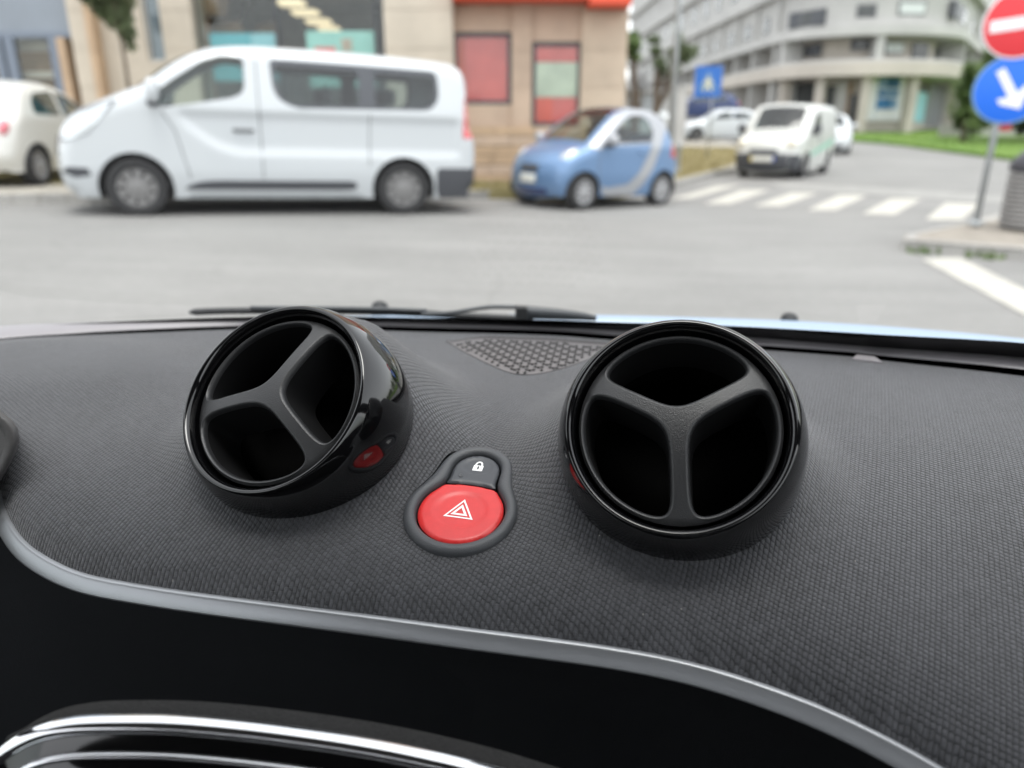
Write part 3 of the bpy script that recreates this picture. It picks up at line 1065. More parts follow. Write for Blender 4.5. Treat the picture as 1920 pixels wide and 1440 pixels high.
M['palegreen'] = material('pale_green_picture', (0.62, 0.66, 0.50), 0.5, var=0.25, var_scale=2.2)
M['teal'] = material('teal_poster', (0.08, 0.42, 0.48), 0.5)
M['teal2'] = material('pale_teal_poster', (0.25, 0.55, 0.60), 0.5)
M['mint'] = material('mint_poster', (0.32, 0.62, 0.54), 0.5, var=0.08, var_scale=3)
M['orange'] = material('orange_panel', (0.40, 0.16, 0.035), 0.6, var=0.2, var_scale=3)
M['redsign'] = material('red_sign_box', (0.65, 0.07, 0.025), 0.45)
M['room'] = material('shop_room', (0.50, 0.49, 0.48), 0.9, var=0.3, var_scale=0.8)
M['roomlight'] = material('ceiling_lamp', (0.9, 0.8, 0.6), 0.5, emit=((1.0, 0.80, 0.50), 0.35))
M['brown'] = material('brown_board', (0.26, 0.17, 0.10), 0.8, var=0.35, var_scale=2)
M['concrete'] = material('pale_concrete', (0.46, 0.455, 0.44), 0.85, var=0.12, var_scale=0.5, detail=8)
M['concrete2'] = material('warm_concrete', (0.47, 0.43, 0.38), 0.85, var=0.12, var_scale=0.5, detail=8)
M['glassdark'] = material('dark_window_glass', (0.06, 0.065, 0.065), 0.12, var=0.4, var_scale=0.6)
M['shutter'] = material('white_shutter', (0.62, 0.66, 0.64), 0.6)
M['shopblue'] = material('blue_shop_panel', (0.03, 0.16, 0.36), 0.4, var=0.3, var_scale=1.0)
M['shopblue2'] = material('light_blue_shop_panel', (0.16, 0.30, 0.48), 0.3)
M['metal'] = material('galvanised_steel', (0.34, 0.36, 0.37), 0.5, metal=0.3, var=0.1, var_scale=5)
M['signblue'] = material('sign_blue', (0.005, 0.14, 0.72), 0.4)
M['signblue2'] = material('faded_sign_blue', (0.03, 0.16, 0.56), 0.45)
M['signred'] = material('sign_red', (0.66, 0.03, 0.04), 0.4)
M['signwhite'] = material('sign_white', (0.78, 0.78, 0.80), 0.45)
M['signyellow'] = material('sign_symbol_cream', (0.75, 0.72, 0.52), 0.5)
M['bin'] = material('bin_concrete', (0.30, 0.29, 0.28), 0.8, var=0.15, var_scale=8)
M['bincap'] = material('bin_cap', (0.055, 0.055, 0.065), 0.5)
M['bark'] = material('bark', (0.13, 0.10, 0.075), 0.9, var=0.3, var_scale=10)
M['leaf'] = material('leaf_green', (0.045, 0.095, 0.022), 0.6, var=0.5, var_scale=1.6, color2=(0.09, 0.15, 0.04))
M['leaf2'] = material('hedge_leaf', (0.05, 0.10, 0.015), 0.6, var=0.5, var_scale=0.8, color2=(0.11, 0.16, 0.035))
M['leaf3'] = material('dull_leaf', (0.075, 0.105, 0.045), 0.6, var=0.5, var_scale=1.2, color2=(0.12, 0.15, 0.07))
M['soil'] = material('bare_soil', (0.26, 0.235, 0.20), 0.95, var=0.25, var_scale=4)
M['rooftile'] = material('grey_roof', (0.33, 0.33, 0.33), 0.8)

# ================================================================== ground
def strip_grid(xs, ys, lift=0.0, zf=ground_z):
    verts = [(x, y, zf(x, y) + lift) for y in ys for x in xs]
    n = len(xs)
    return verts, [(j * n + i, j * n + i + 1, (j + 1) * n + i + 1, (j + 1) * n + i) for j in range(len(ys) - 1) for i in range(n - 1)]
xs = [-900, -300, -100, -50, -30, -20] + [-14 + 0.6 * k for k in range(40)] + [12, 16, 24, 40, 80, 200, 500, 900]
ys = [-200, -50, -10] + [0.0 + 1.0 * k for k in range(76)] + [90, 120, 200, 400, 900, 1600]
v_, f_ = strip_grid(xs, ys)
road = mesh('road', v_, f_, M['asphalt'])
tag(road, kind='structure')
def ground_poly(px, lift, mat, name, parent=None, step=0.35):
    pts = [Pg(u, v) for u, v in px]
    poly = []
    for i in range(len(pts)):
        a, b = pts[i], pts[(i + 1) % len(pts)]
        m = max(1, int((b - a).length / step))
        poly += [tuple(a.lerp(b, k / m))[:2] for k in range(m)]
    poly = np.array(poly)
    q, r = cdt(poly, [], step)
    return mesh(name, [(a, b, ground_z(a, b) + lift) for a, b in q], [t for g in r.values() for t in g], mat, parent), poly
def zpx(pts):
    return [(1280 + x / 3.0, y / 3.0) for x, y in pts]
for bar in ([(-70, 1122), (50, 1118), (330, 1040), (190, 1048)], [(120, 1150), (270, 1150), (490, 1070), (330, 1070)], [(400, 1162), (560, 1162), (760, 1088), (610, 1085)],
            [(700, 1185), (860, 1185), (1040, 1100), (880, 1098)], [(1010, 1205), (1190, 1212), (1345, 1120), (1170, 1118)], [(1365, 1238), (1570, 1240), (1670, 1150), (1480, 1142)]):
    ground_poly(zpx(bar), 0.006, M['paint_road'], 'crosswalk_stripe', road)
ground_poly(zpx([(480, 1022), (1800, 1102), (1800, 1146), (560, 1062)]), 0.006, M['paint_dim'], 'stop_line', road)
ground_poly([(1728, 487), (1800, 484), (1925, 546), (2100, 640), (2100, 720), (1925, 594)], 0.006, M['paint_road'], 'lane_line', road)

# ---- pavement with kerb on the far side of the street
def raised(poly_xy, h, name, mat, edge=None):
    q, r = cdt(poly_xy, [], 0.6)
    mb = MB().add([(a, b, ground_z(a, b) + h) for a, b in q], [t for g in r.values() for t in g])
    py_ = [tuple(p) for p in poly_xy]
    mb.loft([[(a, b, ground_z(a, b) + h) for a, b in py_], [(a, b, ground_z(a, b) - 0.05) for a, b in py_]], closed=True)
    o = mb.build(name, mat, None, smooth=True, auto=40)
    tag(o, kind='structure')
    return o
kerb_px = [(-400, 398), (-150, 390), (0, 384), (200, 382), (500, 380), (700, 377), (900, 373), (1000, 370), (1120, 366), (1210, 361), (1262, 353), (1310, 340), (1345, 330), (1385, 322), (1420, 310), (1450, 297)]
kp = [Pg(u, v) for u, v in kerb_px]
kp = [Vector(q) for q in catmull(kp, 6)]
kxy = resample([(p.x, p.y) for p in kp], 90)
kend = kxy[-1]
far = [(kend[0] + 1.0, kend[1] + 10), (kend[0] + 1.0, 45.0), (-14.0, 45.0), (-40, 30), (-40.0, kxy[0][1])]
pav_poly = np.vstack([kxy, resample(np.array([tuple(kend)] + far + [tuple(kxy[0])]), 90)[1:-1]])
pavement = raised(pav_poly, 0.12, 'pavement', M['pave'])
# kerb stones
for i in range(0, 89):
    a, b = Vector((*kxy[i], 0)), Vector((*kxy[i + 1], 0))
    t = (b - a).normalized()
    nrm = Vector((-t.y, t.x, 0))
    a2, b2 = a + t * 0.008, b - t * 0.008
    za, zb = ground_z(a.x, a.y), ground_z(b.x, b.y)
    base = [a2 - nrm * 0.02, b2 - nrm * 0.02, b2 + nrm * 0.14, a2 + nrm * 0.14]
    zz_ = [za, zb, zb, za]
    MB().add([(p.x, p.y, z - 0.05) for p, z in zip(base, zz_)] + [(p.x, p.y, z + 0.128) for p, z in zip(base, zz_)],
             [(3, 2, 1, 0), (4, 5, 6, 7), (0, 1, 5, 4), (1, 2, 6, 5), (2, 3, 7, 6), (3, 0, 4, 7)]).build('kerb_stone', M['kerb'], pavement)
def grass_patch(poly_xy, h, name, mat, label, n, blade_h, leafmat):
    q, r = cdt(poly_xy, [], 0.6)
    mb = MB().add([(a, b, ground_z(a, b) + h) for a, b in q], [t for g in r.values() for t in g])
    py_ = [tuple(p) for p in poly_xy]
    mb.loft([[(a, b, ground_z(a, b) + h) for a, b in py_], [(a, b, ground_z(a, b) - 0.05) for a, b in py_]], closed=True)
    lo, hi = np.min(poly_xy, 0), np.max(poly_xy, 0)
    pts = np.random.rand(n, 2) * (hi - lo) + lo
    pts = pts[in_poly(pts, poly_xy)]
    for a, b in pts:
        z = ground_z(a, b) + h
        an = random.uniform(0, math.pi)
        hh = blade_h * random.uniform(0.5, 1.3)
        dx, dy = math.cos(an) * 0.012, math.sin(an) * 0.012
        lx, ly_ = random.uniform(-0.04, 0.04), random.uniform(-0.04, 0.04)
        mb.add([(a - dx, b - dy, z), (a + dx, b + dy, z), (a + lx, b + ly_, z + hh)], [(0, 1, 2)])
    o = mb.build(name, mat, None, smooth=False)
    tag(o, label, 'grass', kind='stuff')
    return o
# verge between kerb and building, patch at the corner, lawn beyond the side street
vg = [(-9.5, 11.6), (-6.5, 11.2), (-3.0, 11.8), (0.6, 12.3), (1.9, 13.2), (2.3, 14.2), (-9.5, 14.2)]
dry1 = grass_patch(np.array(resample(vg, 60, True)), 0.126, 'dry_grass', M['drygrass'], 'yellowed dry grass strip along the foot of the beige building', 14000, 0.07, M['drygrass'])
cp = [(1256, 338), (1300, 330), (1352, 316), (1386, 304), (1386, 278), (1330, 276), (1262, 276)]
cxy = [Pg(u, v, 0.12) for u, v in cp]
dry2 = grass_patch(np.array(resample([(p.x, p.y) for p in cxy], 50, True)), 0.128, 'dry_grass', M['drygrass'], 'dry grass patch at the street corner behind the blue car', 12000, 0.08, M['drygrass'])
lw = [(1600, 262), (1680, 268), (1760, 279), (1850, 290), (1930, 300), (2200, 330), (2400, 330), (2400, 243), (1930, 243), (1600, 243)]
lxy = []
for u, v in lw:
    p = Pg(u, v, 0.1)
    lxy.append((p.x, p.y))
lxy = lxy[:5] + [(32.0, 24.0), (90.0, 26.0), (90.0, 58.0)] + [lxy[8], lxy[9]]
lawn = grass_patch(np.array(resample(lxy, 90, True)), 0.13, 'lawn', M['lawn'], 'bright green lawn in front of the apartment block', 60000, 0.09, M['lawn'])
lawn['kind'] = 'stuff'

# ---- traffic island by the road signs
isl_px = [(1688, 468), (1760, 474), (1840, 481), (1925, 488), (2150, 505), (2250, 470), (2150, 400), (1925, 403), (1880, 412), (1820, 428), (1740, 447), (1698, 457)]
ip = [Pg(u, v) for u, v in isl_px]
ixy = resample([(p.x, p.y) for p in ip], 60, True)
q, r = cdt(ixy, [], 0.2)
mbi = MB().add([(a, b, ground_z(a, b) + 0.095) for a, b in q], [t for g in r.values() for t in g])
island = mbi.build('traffic_island', M['soil'], None, smooth=True)
tag(island, kind='structure')
cen_i = ixy.mean(0)
for i in range(0, 60, 2):
    a, b, c = ixy[i], ixy[(i + 1) % 60], ixy[(i + 2) % 60]
    rows_ = []
    for p in (a, b, c):
        d = (cen_i - p) / np.linalg.norm(cen_i - p)
        z = ground_z(*p)
        rows_.append([(p[0], p[1], z - 0.03), (p[0] + d[0] * 0.01, p[1] + d[1] * 0.01, z + 0.07), (p[0] + d[0] * 0.03, p[1] + d[1] * 0.03, z + 0.10), (p[0] + d[0] * 0.17, p[1] + d[1] * 0.17, z + 0.10), (p[0] + d[0] * 0.17, p[1] + d[1] * 0.17, z + 0.05)])
    MB().loft(rows_).build('kerb_stone', M['kerb'], island)
# weeds along its kerb
mbw = MB()
for k in range(70):
    t = random.random()
    u = 1700 + 230 * random.random()
    v = 470 + (u - 1690) * 0.078 + random.uniform(-1, 5)
    if math.sin(u * 0.045) + random.uniform(-0.6, 0.8) < 0.1:
        continue
    p = Pg(u, v)
    an = random.uniform(0, math.pi)
    d = Vector((math.cos(an) * 0.02, math.sin(an) * 0.02, 0))
    mbw.add([p - d, p + d, p + Vector((random.uniform(-0.03, 0.03), random.uniform(-0.03, 0.03), random.uniform(0.04, 0.10)))], [(0, 1, 2)])
wd_ = mbw.build('weeds', M['leaf2'], None)
tag(wd_, 'green weeds growing along the kerb of the traffic island', 'weeds', kind='stuff')

# ================================================================== beige shop building across the street
YB = 14.6                                     # street face
BG = 0.55
bld = empty('shop_building', (-4.0, YB, 0.2))
tag(bld, 'beige stone clad shop building with red posters and teal window signs', 'building')
def fx(u, v=150, y=YB):
    return Py(u, v, y).x
def fz(v, y=YB):
    return Py(960, v, y).z
def fbox(u0, u1, v0, v1, y0, y1, mat, name, parent=bld, bev=0.0, yr=None, vm=None):
    """box on the facade between two pixel columns and two pixel rows, from depth y0 to y1"""
    yr = y0 if yr is None else yr
    vm = (v0 + v1) / 2 if vm is None else vm
    a, b = Py(u0, vm, yr), Py(u1, vm, yr)
    z1, z0 = Py(960, v0, yr).z, Py(960, v1, yr).z
    return MB().box((a.x, y0, z0), (b.x, y1, z1), bev).build(name, mat, parent)
ZT = 9.0
def pillar(u0, u1, mat, y0, y1, vref=100, top=ZT, bottom=0.0):
    """storey-high pier clad in stone panels"""
    x0, x1 = Py(u0, vref, y0).x, Py(u1, vref, y0).x
    pr = MB().box((x0, y0 + 0.02, bottom), (x1, y1, top)).build('pier', mat, bld)
    z, row = bottom, 0
    while z < 4.0:
        h = 0.62
        n = max(1, int(round((x1 - x0) / 0.9)))
        for k in range(n):
            a, b = x0 + (x1 - x0) * k / n, x0 + (x1 - x0) * (k + 1) / n
            MB().box((a + 0.005, y0 + random.uniform(-0.002, 0.002), z + 0.005), (b - 0.005, y0 + 0.03, z + h - 0.005)).build('stone_panel', mat, pr)
        z += h
        row += 1
    return pr
# piers, from the corner leftwards
pillar(1090, 1176, M['stone'], YB, YB + 0.6)
pillar(960, 997, M['stone2'], YB, YB + 0.6)
pillar(722, 850, M['cream'], YB - 0.25, YB + 0.4)
pillar(303, 362, M['cream'], YB - 0.15, YB + 0.5, 60)
pillar(138, 172, M['cream'], YB - 0.15, YB + 0.5, 100)
# side wall round the corner, back wall and roof slab
xc = Py(1176, 100, YB).x
MB().box((xc - 0.4, YB + 0.6, 0.0), (xc - 0.004, YB + 14, ZT)).build('side_wall', M['stone'], bld)
MB().box((-16.0, YB + 13.7, 0.0), (xc - 0.4, YB + 14, ZT)).build('back_wall', M['stone'], bld)
MB().box((-16.0, YB + 0.6, ZT - 0.3), (xc - 0.4, YB + 13.7, ZT)).build('roof_slab', M['stone'], bld)
# wall under and over the two red windows
def wall_between(u0, u1, holes, y, mat, name='wall', vref=150):
    x0, x1 = Py(u0, vref, y).x, Py(u1, vref, y).x
    out = [(x0, 0.0), (x1, 0.0), (x1, ZT), (x0, ZT)]
    hs_ = []
    for (hu0, hu1, hv0, hv1) in holes:
        a, b = Py(hu0, (hv0 + hv1) / 2, y).x, Py(hu1, (hv0 + hv1) / 2, y).x
        z1, z0 = Py(960, hv0, y).z, Py(960, hv1, y).z
        hs_.append([(a, z0), (b, z0), (b, z1), (a, z1)])
    q, r = cdt(np.array(out), [np.array(h) for h in hs_], 5.0)
    mb = MB().add([(a, y, b) for a, b in q], r[-1])
    for h in hs_:
        mb.loft([[(a, y, b) for a, b in h], [(a, y + 0.22, b) for a, b in h]], closed=True)
    mb.build(name, mat, bld)
    return hs_
W1 = (850, 959, 60, 196)
W2 = (997, 1090, 78, 237)
h1 = wall_between(845, 962, [W1], YB + 0.08, M['stone2'])[0]
h2 = wall_between(995, 1094, [W2], YB + 0.08, M['stone2'])[0]
def window_unit(h, y, fw, matf):
    (x0, z0), (x1, _), (_, z1), _ = h
    w = MB()
    for a, b in (((x0, y, z0), (x0 + fw, y + 0.08, z1)), ((x1 - fw, y, z0), (x1, y + 0.08, z1)), ((x0 + fw, y, z0), (x1 - fw, y + 0.08, z0 + fw)), ((x0 + fw, y, z1 - fw), (x1 - fw, y + 0.08, z1))):
        w.box(a, b)
    o = w.build('window', matf, bld)
    return o, (x0 + fw, x1 - fw, z0 + fw, z1 - fw)
def panel(rect, y, mat, name, parent):
    x0, x1, z0, z1 = rect
    return MB().box((x0, y, z0), (x1, y + 0.02, z1)).build(name, mat, parent)
def pane(rect, y, parent, mat=None, name='pane'):
    x0, x1, z0, z1 = rect
    return MB().box((x0, y, z0), (x1, y + 0.012, z1)).build(name, mat or M['shopglass'], parent)
o, rc = window_unit(h1, YB + 0.12, 0.07, M['frame'])
x0, x1, z0, z1 = rc
panel((x0, x0 + (x1 - x0) * 0.14, z0, z1), YB + 0.172, M['redsign'], 'poster', o)
panel((x0 + (x1 - x0) * 0.145, x1, z0, z1), YB + 0.17, M['redposter'], 'poster', o)
pane((x0, x1, z0, z1), YB + 0.145, o)
o, rc = window_unit(h2, YB + 0.12, 0.07, M['frame'])
x0, x1, z0, z1 = rc
hh = z1 - z0
panel((x0, x1, z1 - 0.20 * hh, z1), YB + 0.17, M['redposter'], 'poster', o)
panel((x0, x1, z0 + 0.34 * hh, z1 - 0.205 * hh), YB + 0.17, M['palegreen'], 'poster', o)
panel((x0, x0 + 0.42 * (x1 - x0), z0, z0 + 0.335 * hh), YB + 0.168, M['redposter2'], 'poster', o)
panel((x0 + 0.425 * (x1 - x0), x1, z0, z0 + 0.335 * hh), YB + 0.17, M['redposter'], 'poster', o)
pane((x0, x1, z0, z1), YB + 0.145, o)
# sign box above the corner and canopy over the red windows
a, b = Py(1104, 4, YB - 0.5), Py(1179, 4, YB - 0.5)
MB().box((a.x, YB - 0.55, Py(960, 9, YB - 0.55).z), (b.x + 0.05, YB + 0.2, Py(960, 9, YB - 0.55).z + 0.9), 0.02).build('sign_box', M['redsign'], bld)
a, b = Py(848, 2, YB - 0.5), Py(1103, 2, YB - 0.5)
MB().box((a.x, YB - 0.55, Py(960, -3, YB - 0.55).z), (b.x, YB + 0.06, Py(960, -3, YB - 0.55).z + 0.25)).build('canopy', M['redsign'], bld)
# rough stone courses at the foot of the wall
zc = 0.0
xA, xB = Py(846, 250, YB).x, Py(1176, 250, YB).x
row = 0
while zc < fz(238):
    h = 0.17
    x = xA - (0.3 if row % 2 else 0)
    while x < xB:
        L_ = random.uniform(0.5, 0.9)
        a, b = max(x, xA), min(x + L_, xB)
        if b - a > 0.08:
            MB().box((a + 0.006, YB - 0.06 + random.uniform(-0.012, 0.012), zc + 0.006), (b - 0.006, YB + 0.05, zc + h - 0.006)).build('stone_block', random.choice((M['stone3'], M['stone2'], M['stone3'])), bld)
        x += L_
    zc += h
    row += 1
# big shop window with a lit room behind
xs0, xs1 = Py(362, 60, YB).x, Py(722, 60, YB).x
room = MB()
ry0, ry1 = YB + 0.35, YB + 9.0
zc0, zc1 = 0.4, 4.35
room.add([(xs0 - 2, ry0, zc0), (xs1 + 1.5, ry0, zc0), (xs1 + 1.5, ry1, zc0), (xs0 - 2, ry1, zc0), (xs0 - 2, ry0, zc1), (xs1 + 1.5, ry0, zc1), (xs1 + 1.5, ry1, zc1), (xs0 - 2, ry1, zc1)], [(0, 1, 2, 3), (4, 7, 6, 5), (3, 2, 6, 7), (0, 3, 7, 4), (1, 5, 6, 2)])
room.build('shop_interior', M['room'], bld)
MB().box((xs0, YB - 0.1, 4.6), (xs1, YB + 0.6, ZT)).build('upper_wall', M['stone'], bld)
sw = MB()
for u0, u1 in ((362, 371), (519, 523), (704, 709), (716, 723)):
    a, b = Py(u0, 50, YB + 0.1), Py(u1, 50, YB + 0.1)
    sw.box((a.x, YB + 0.05, 0.4), (b.x, YB + 0.14, 4.6))
sw.box((xs0, YB + 0.052, 0.4), (xs1, YB + 0.138, 0.62))
shopwin = sw.build('window', M['frame'], bld)
for u0, u1 in ((371, 519), (523, 704), (709, 716)):
    a, b = Py(u0, 50, YB + 0.1), Py(u1, 50, YB + 0.1)
    pane((a.x, b.x, 0.62, 4.6), YB + 0.09, shopwin)
for u0, u1, v0, v1, mt, nm in ((397, 474, 62, 92, 'teal', 'poster'), (474.5, 519, 62, 92, 'teal2', 'poster'), (578, 703, 58, 104, 'mint', 'poster')):
    fbox(u0, u1, v0, v1 + 60, YB + 0.16, YB + 0.18, M[mt], nm, shopwin)
fbox(640, 660, 72, 96, YB + 0.150, YB + 0.156, M['stone2'], 'poster_picture', shopwin)
fbox(590, 630, 88, 110, YB + 0.150, YB + 0.156, M['redposter'], 'poster_picture', shopwin)
fbox(370, 396, 28, 300, YB + 0.5, YB + 0.8, M['orange'], 'orange_column', bld)
fbox(370, 396, -200, 27, YB + 0.5, YB + 0.8, M['brown'], 'brown_column', bld)
fbox(396, 520, 40, 62, YB + 1.2, YB + 1.3, M['brown'], 'display_board', bld)
for k, (u0, u1, v) in enumerate(((522, 571, 6), (549, 597, 24), (575, 620, 41), (598, 636, 54))):
    y = YB + 2.0 + 1.5 * k
    a, b = Py(u0, v, y), Py(u1, v, y)
    MB().box((a.x, y - 0.22, a.z - 0.05), (b.x, y + 0.22, a.z + 0.05), 0.04).build('ceiling_lamp', M['roomlight'], bld)
# hanging dark plants behind the shop glass
def leaf_cloud(mb, c, rad, n, size, squash=1.0):
    for _ in range(n):
        d = Vector((random.gauss(0, 1), random.gauss(0, 1), random.gauss(0, 1)))
        d = d.normalized() * random.random() ** 0.4
        p = Vector(c) + Vector((d.x * rad, d.y * rad, d.z * rad * squash))
        ax = Vector((random.gauss(0, 1), random.gauss(0, 1), random.gauss(0, 1))).normalized()
        bx_ = ax.orthogonal().normalized()
        s = size * random.uniform(0.6, 1.4)
        mb.add([p - ax * s, p + bx_ * s * 0.45, p + ax * s, p - bx_ * s * 0.45], [(0, 1, 2, 3)])
M['plantdark'] = material('dark_plant', (0.035, 0.03, 0.022), 0.8, var=0.4, var_scale=3)
for (u, v, r_s) in ((488, 2, 0.28), (474, 30, 0.20), (480, 52, 0.12)):
    pass
ph = empty('hanging_plant', Py(480, -10, YB + 0.8))
tag(ph, 'dark hanging plant behind the shop window above the teal poster', 'plant')
mb = MB()
for (u, v, r_s) in ((490, 0, 0.24), (478, 22, 0.22), (468, 44, 0.14), (500, 22, 0.16)):
    leaf_cloud(mb, Py(u, v, YB + 0.8), r_s, 260, 0.06)
mb.build('foliage', M['plantdark'], ph)
MB().tube([Py(486, -60, YB + 0.8), Py(482, 10, YB + 0.8)], 0.01, 6).build('cord', M['frame'], ph)
ph = empty('hanging_plant', Py(412, -10, YB + 0.85))
tag(ph, 'brown hanging plant behind the shop window beside the orange column', 'plant')
mb = MB()
for (u, v, r_s) in ((410, 4, 0.18), (414, 20, 0.12)):
    leaf_cloud(mb, Py(u, v, YB + 0.85), r_s, 220, 0.05)
mb.build('foliage', M['brown'], ph)
MB().tube([Py(411, -60, YB + 0.85), Py(411, 5, YB + 0.85)], 0.01, 6).build('cord', M['frame'], ph)
# wall with the narrow blue-grey window and a tan block painting the pier's lit side face
hN = wall_between(170, 306, [(262, 312, -120, 116)], YB + 0.05, M['cream'], vref=80)[0]
o, rc = window_unit(hN, YB + 0.10, 0.05, M['concrete'])
panel(rc, YB + 0.17, M['panel_grey'], 'blind', o)
pane(rc, YB + 0.13, o)
a, b = Py(164, 60, YB - 0.2), Py(176, 60, YB - 0.2)
MB().box((a.x, YB - 0.25, 0.0), (b.x, YB + 0.04, ZT)).build('pier_lit_side', M['stone3'], bld)  # tan colour stands for orange light on the pier's side face
# shop front at the far end: blue-grey panels and a door
xe0, xe1 = Py(-420, 100, YB).x, Py(137, 100, YB).x
MB().box((xe0, YB + 0.10, fz(62)), (xe1, YB + 0.16, ZT)).build('fascia', M['panel_grey'], bld)
MB().box((xe0, YB + 0.05, fz(70)), (xe1, YB + 0.12, fz(60))).build('transom', M['frameblue'], bld)
for u0, u1 in ((-300, -250), (-110, -70), (0, 14), (20, 38), (102, 124)):
    a, b = Py(u0, 130, YB + 0.1), Py(u1, 130, YB + 0.1)
    sfo = MB().box((a.x, YB + 0.04, 0.3), (b.x, YB + 0.14, fz(70))).build('door_post', M['frameblue'], bld)
fbox(38, 102, 95, 200, YB + 0.5, YB + 0.55, M['brown'], 'door_display', bld)
fbox(38, 102, 78, 96, YB + 0.42, YB + 0.45, M['cream'], 'door_display', bld)
fbox(36, 104, 134, 146, YB + 0.30, YB + 0.36, M['cream'], 'door_display', bld)
fbox(-110, 0, 85, 220, YB + 0.5, YB + 0.55, M['brown'], 'door_display', bld)
fbox(-330, 102, 70, 260, YB + 0.08, YB + 0.095, M['shopglass'], 'door_pane', sfo)
MB().box((xe0 - 0.5, YB - 0.1, 0.0), (xe0 + 0.35, YB + 13.7, ZT)).build('end_wall', M['stone'], bld)
fbox(124, 139, 70, 300, YB + 0.02, YB + 0.5, M['stone3'], 'reveal', bld)
MB().box((xe0, YB + 0.9, 0.0), (xe1 + 0.1, YB + 1.0, ZT)).build('inner_wall', M['room'], bld)

# ---- small tree in front of the facade
def tree(name, label, base, height, crown, leafmat, nleaf, size, trunk_r=0.05, lean=(0, 0), group=None):
    t = empty(name, base)
    tag(t, label, 'tree', group)
    b = Vector(base)
    top = b + Vector((lean[0], lean[1], height))
    mid = b.lerp(top, 0.5) + Vector((random.uniform(-0.05, 0.05) * height * 0.2, 0, 0))
    mbt = MB().tube([b - Vector((0, 0, 0.1)), mid, top], [trunk_r * 1.2, trunk_r, trunk_r * 0.5], 8)
    for (c, r, sq) in crown:
        s = b.lerp(top, random.uniform(0.55, 0.95))
        mbt.tube([s, s.lerp(Vector(c), 0.6) + Vector((0, 0, 0.05)), Vector(c)], [trunk_r * 0.5, trunk_r * 0.3, trunk_r * 0.12], 6)
    mbt.build('trunk', M['bark'], t, smooth=True)
    mbl = MB()
    vol = sum(r ** 2 for _, r, _ in crown)
    for (c, r, sq) in crown:
        leaf_cloud(mbl, c, r, int(nleaf * r * r / vol), size, sq)
    mbl.build('crown', leafmat, t)
    return t
yt = YB - 1.3
tb = Py(262, 300, yt)
tb.z = ground_z(tb.x, yt) + 0.12
crn = [(Py(u, v, yt + random.uniform(-0.3, 0.3)), r, sq) for u, v, r, sq in ((172, -8, 0.24, 0.6), (196, 8, 0.28, 0.7), (214, 24, 0.27, 0.8), (230, 44, 0.22, 1.0), (240, 66, 0.14, 1.3), (244, 84, 0.09, 1.5), (222, -4, 0.26, 0.8), (205, -40, 0.4, 0.8), (180, -50, 0.45, 0.8))]
tree('street_tree', 'small tree with drooping green crown in front of the cream wall', tb, 3.6, crn, M['leaf3'], 2600, 0.055, 0.03)
# ================================================================== vehicles
M['vanwhite'] = material('white_van_paint', (0.50, 0.525, 0.54), 0.28, coat=0.5)
M['fiatwhite'] = material('cream_white_paint', (0.62, 0.615, 0.58), 0.28, coat=0.5)
M['dobwhite'] = material('white_delivery_paint', (0.56, 0.57, 0.545), 0.35, coat=0.3)
M['carwhite'] = material('white_car_paint', (0.58, 0.61, 0.62), 0.3, coat=0.4)
M['smartblue'] = material('light_blue_metallic', (0.135, 0.235, 0.40), 0.32, metal=0.25, coat=0.5)
M['navy'] = material('navy_blue_paint', (0.03, 0.05, 0.14), 0.3, coat=0.5)
M['cell'] = material('silver_cell_paint', (0.38, 0.39, 0.41), 0.35, metal=0.35, coat=0.3)
M['blacktrim'] = material('black_bumper_plastic', (0.055, 0.058, 0.066), 0.6)
M['tyre'] = material('tyre_rubber', (0.025, 0.025, 0.026), 0.85)
M['rim'] = material('wheel_silver', (0.20, 0.197, 0.195), 0.45, metal=0.3)
M['rimwhite'] = material('pale_wheel_silver', (0.46, 0.46, 0.47), 0.4, metal=0.4)
M['carglass'] = glass_material('tinted_car_glass', (0.74, 0.82, 0.80), 1.6)
M['darkglass'] = glass_material('privacy_glass', (0.58, 0.66, 0.66), 1.8)
M['frontglass'] = glass_material('car_screen_glass', (0.70, 0.76, 0.74), 1.4)
M['cabin'] = material('car_cabin', (0.06, 0.06, 0.062), 0.8)
M['lampglass'] = material('headlamp', (0.55, 0.58, 0.60), 0.12, metal=0.4, coat=1.0)
M['lampyellow'] = material('aged_headlamp', (0.72, 0.68, 0.56), 0.15, coat=1.0)
M['redlamp'] = material('tail_lamp', (0.55, 0.05, 0.06), 0.2, coat=1.0)
M['redlamp_pale'] = material('pale_tail_lamp', (0.70, 0.20, 0.24), 0.25, coat=1.0)
M['plate'] = material('number_plate', (0.72, 0.72, 0.66), 0.5, var=0.2, var_scale=30)
M['plateblue'] = material('plate_blue_band', (0.05, 0.10, 0.45), 0.5)
M['plateyellow'] = material('plate_yellow_band', (0.65, 0.50, 0.06), 0.5)
M['green_stripe'] = material('green_stripe', (0.22, 0.52, 0.40), 0.4)
M['seam'] = material('panel_gap', (0.14, 0.145, 0.15), 0.8)

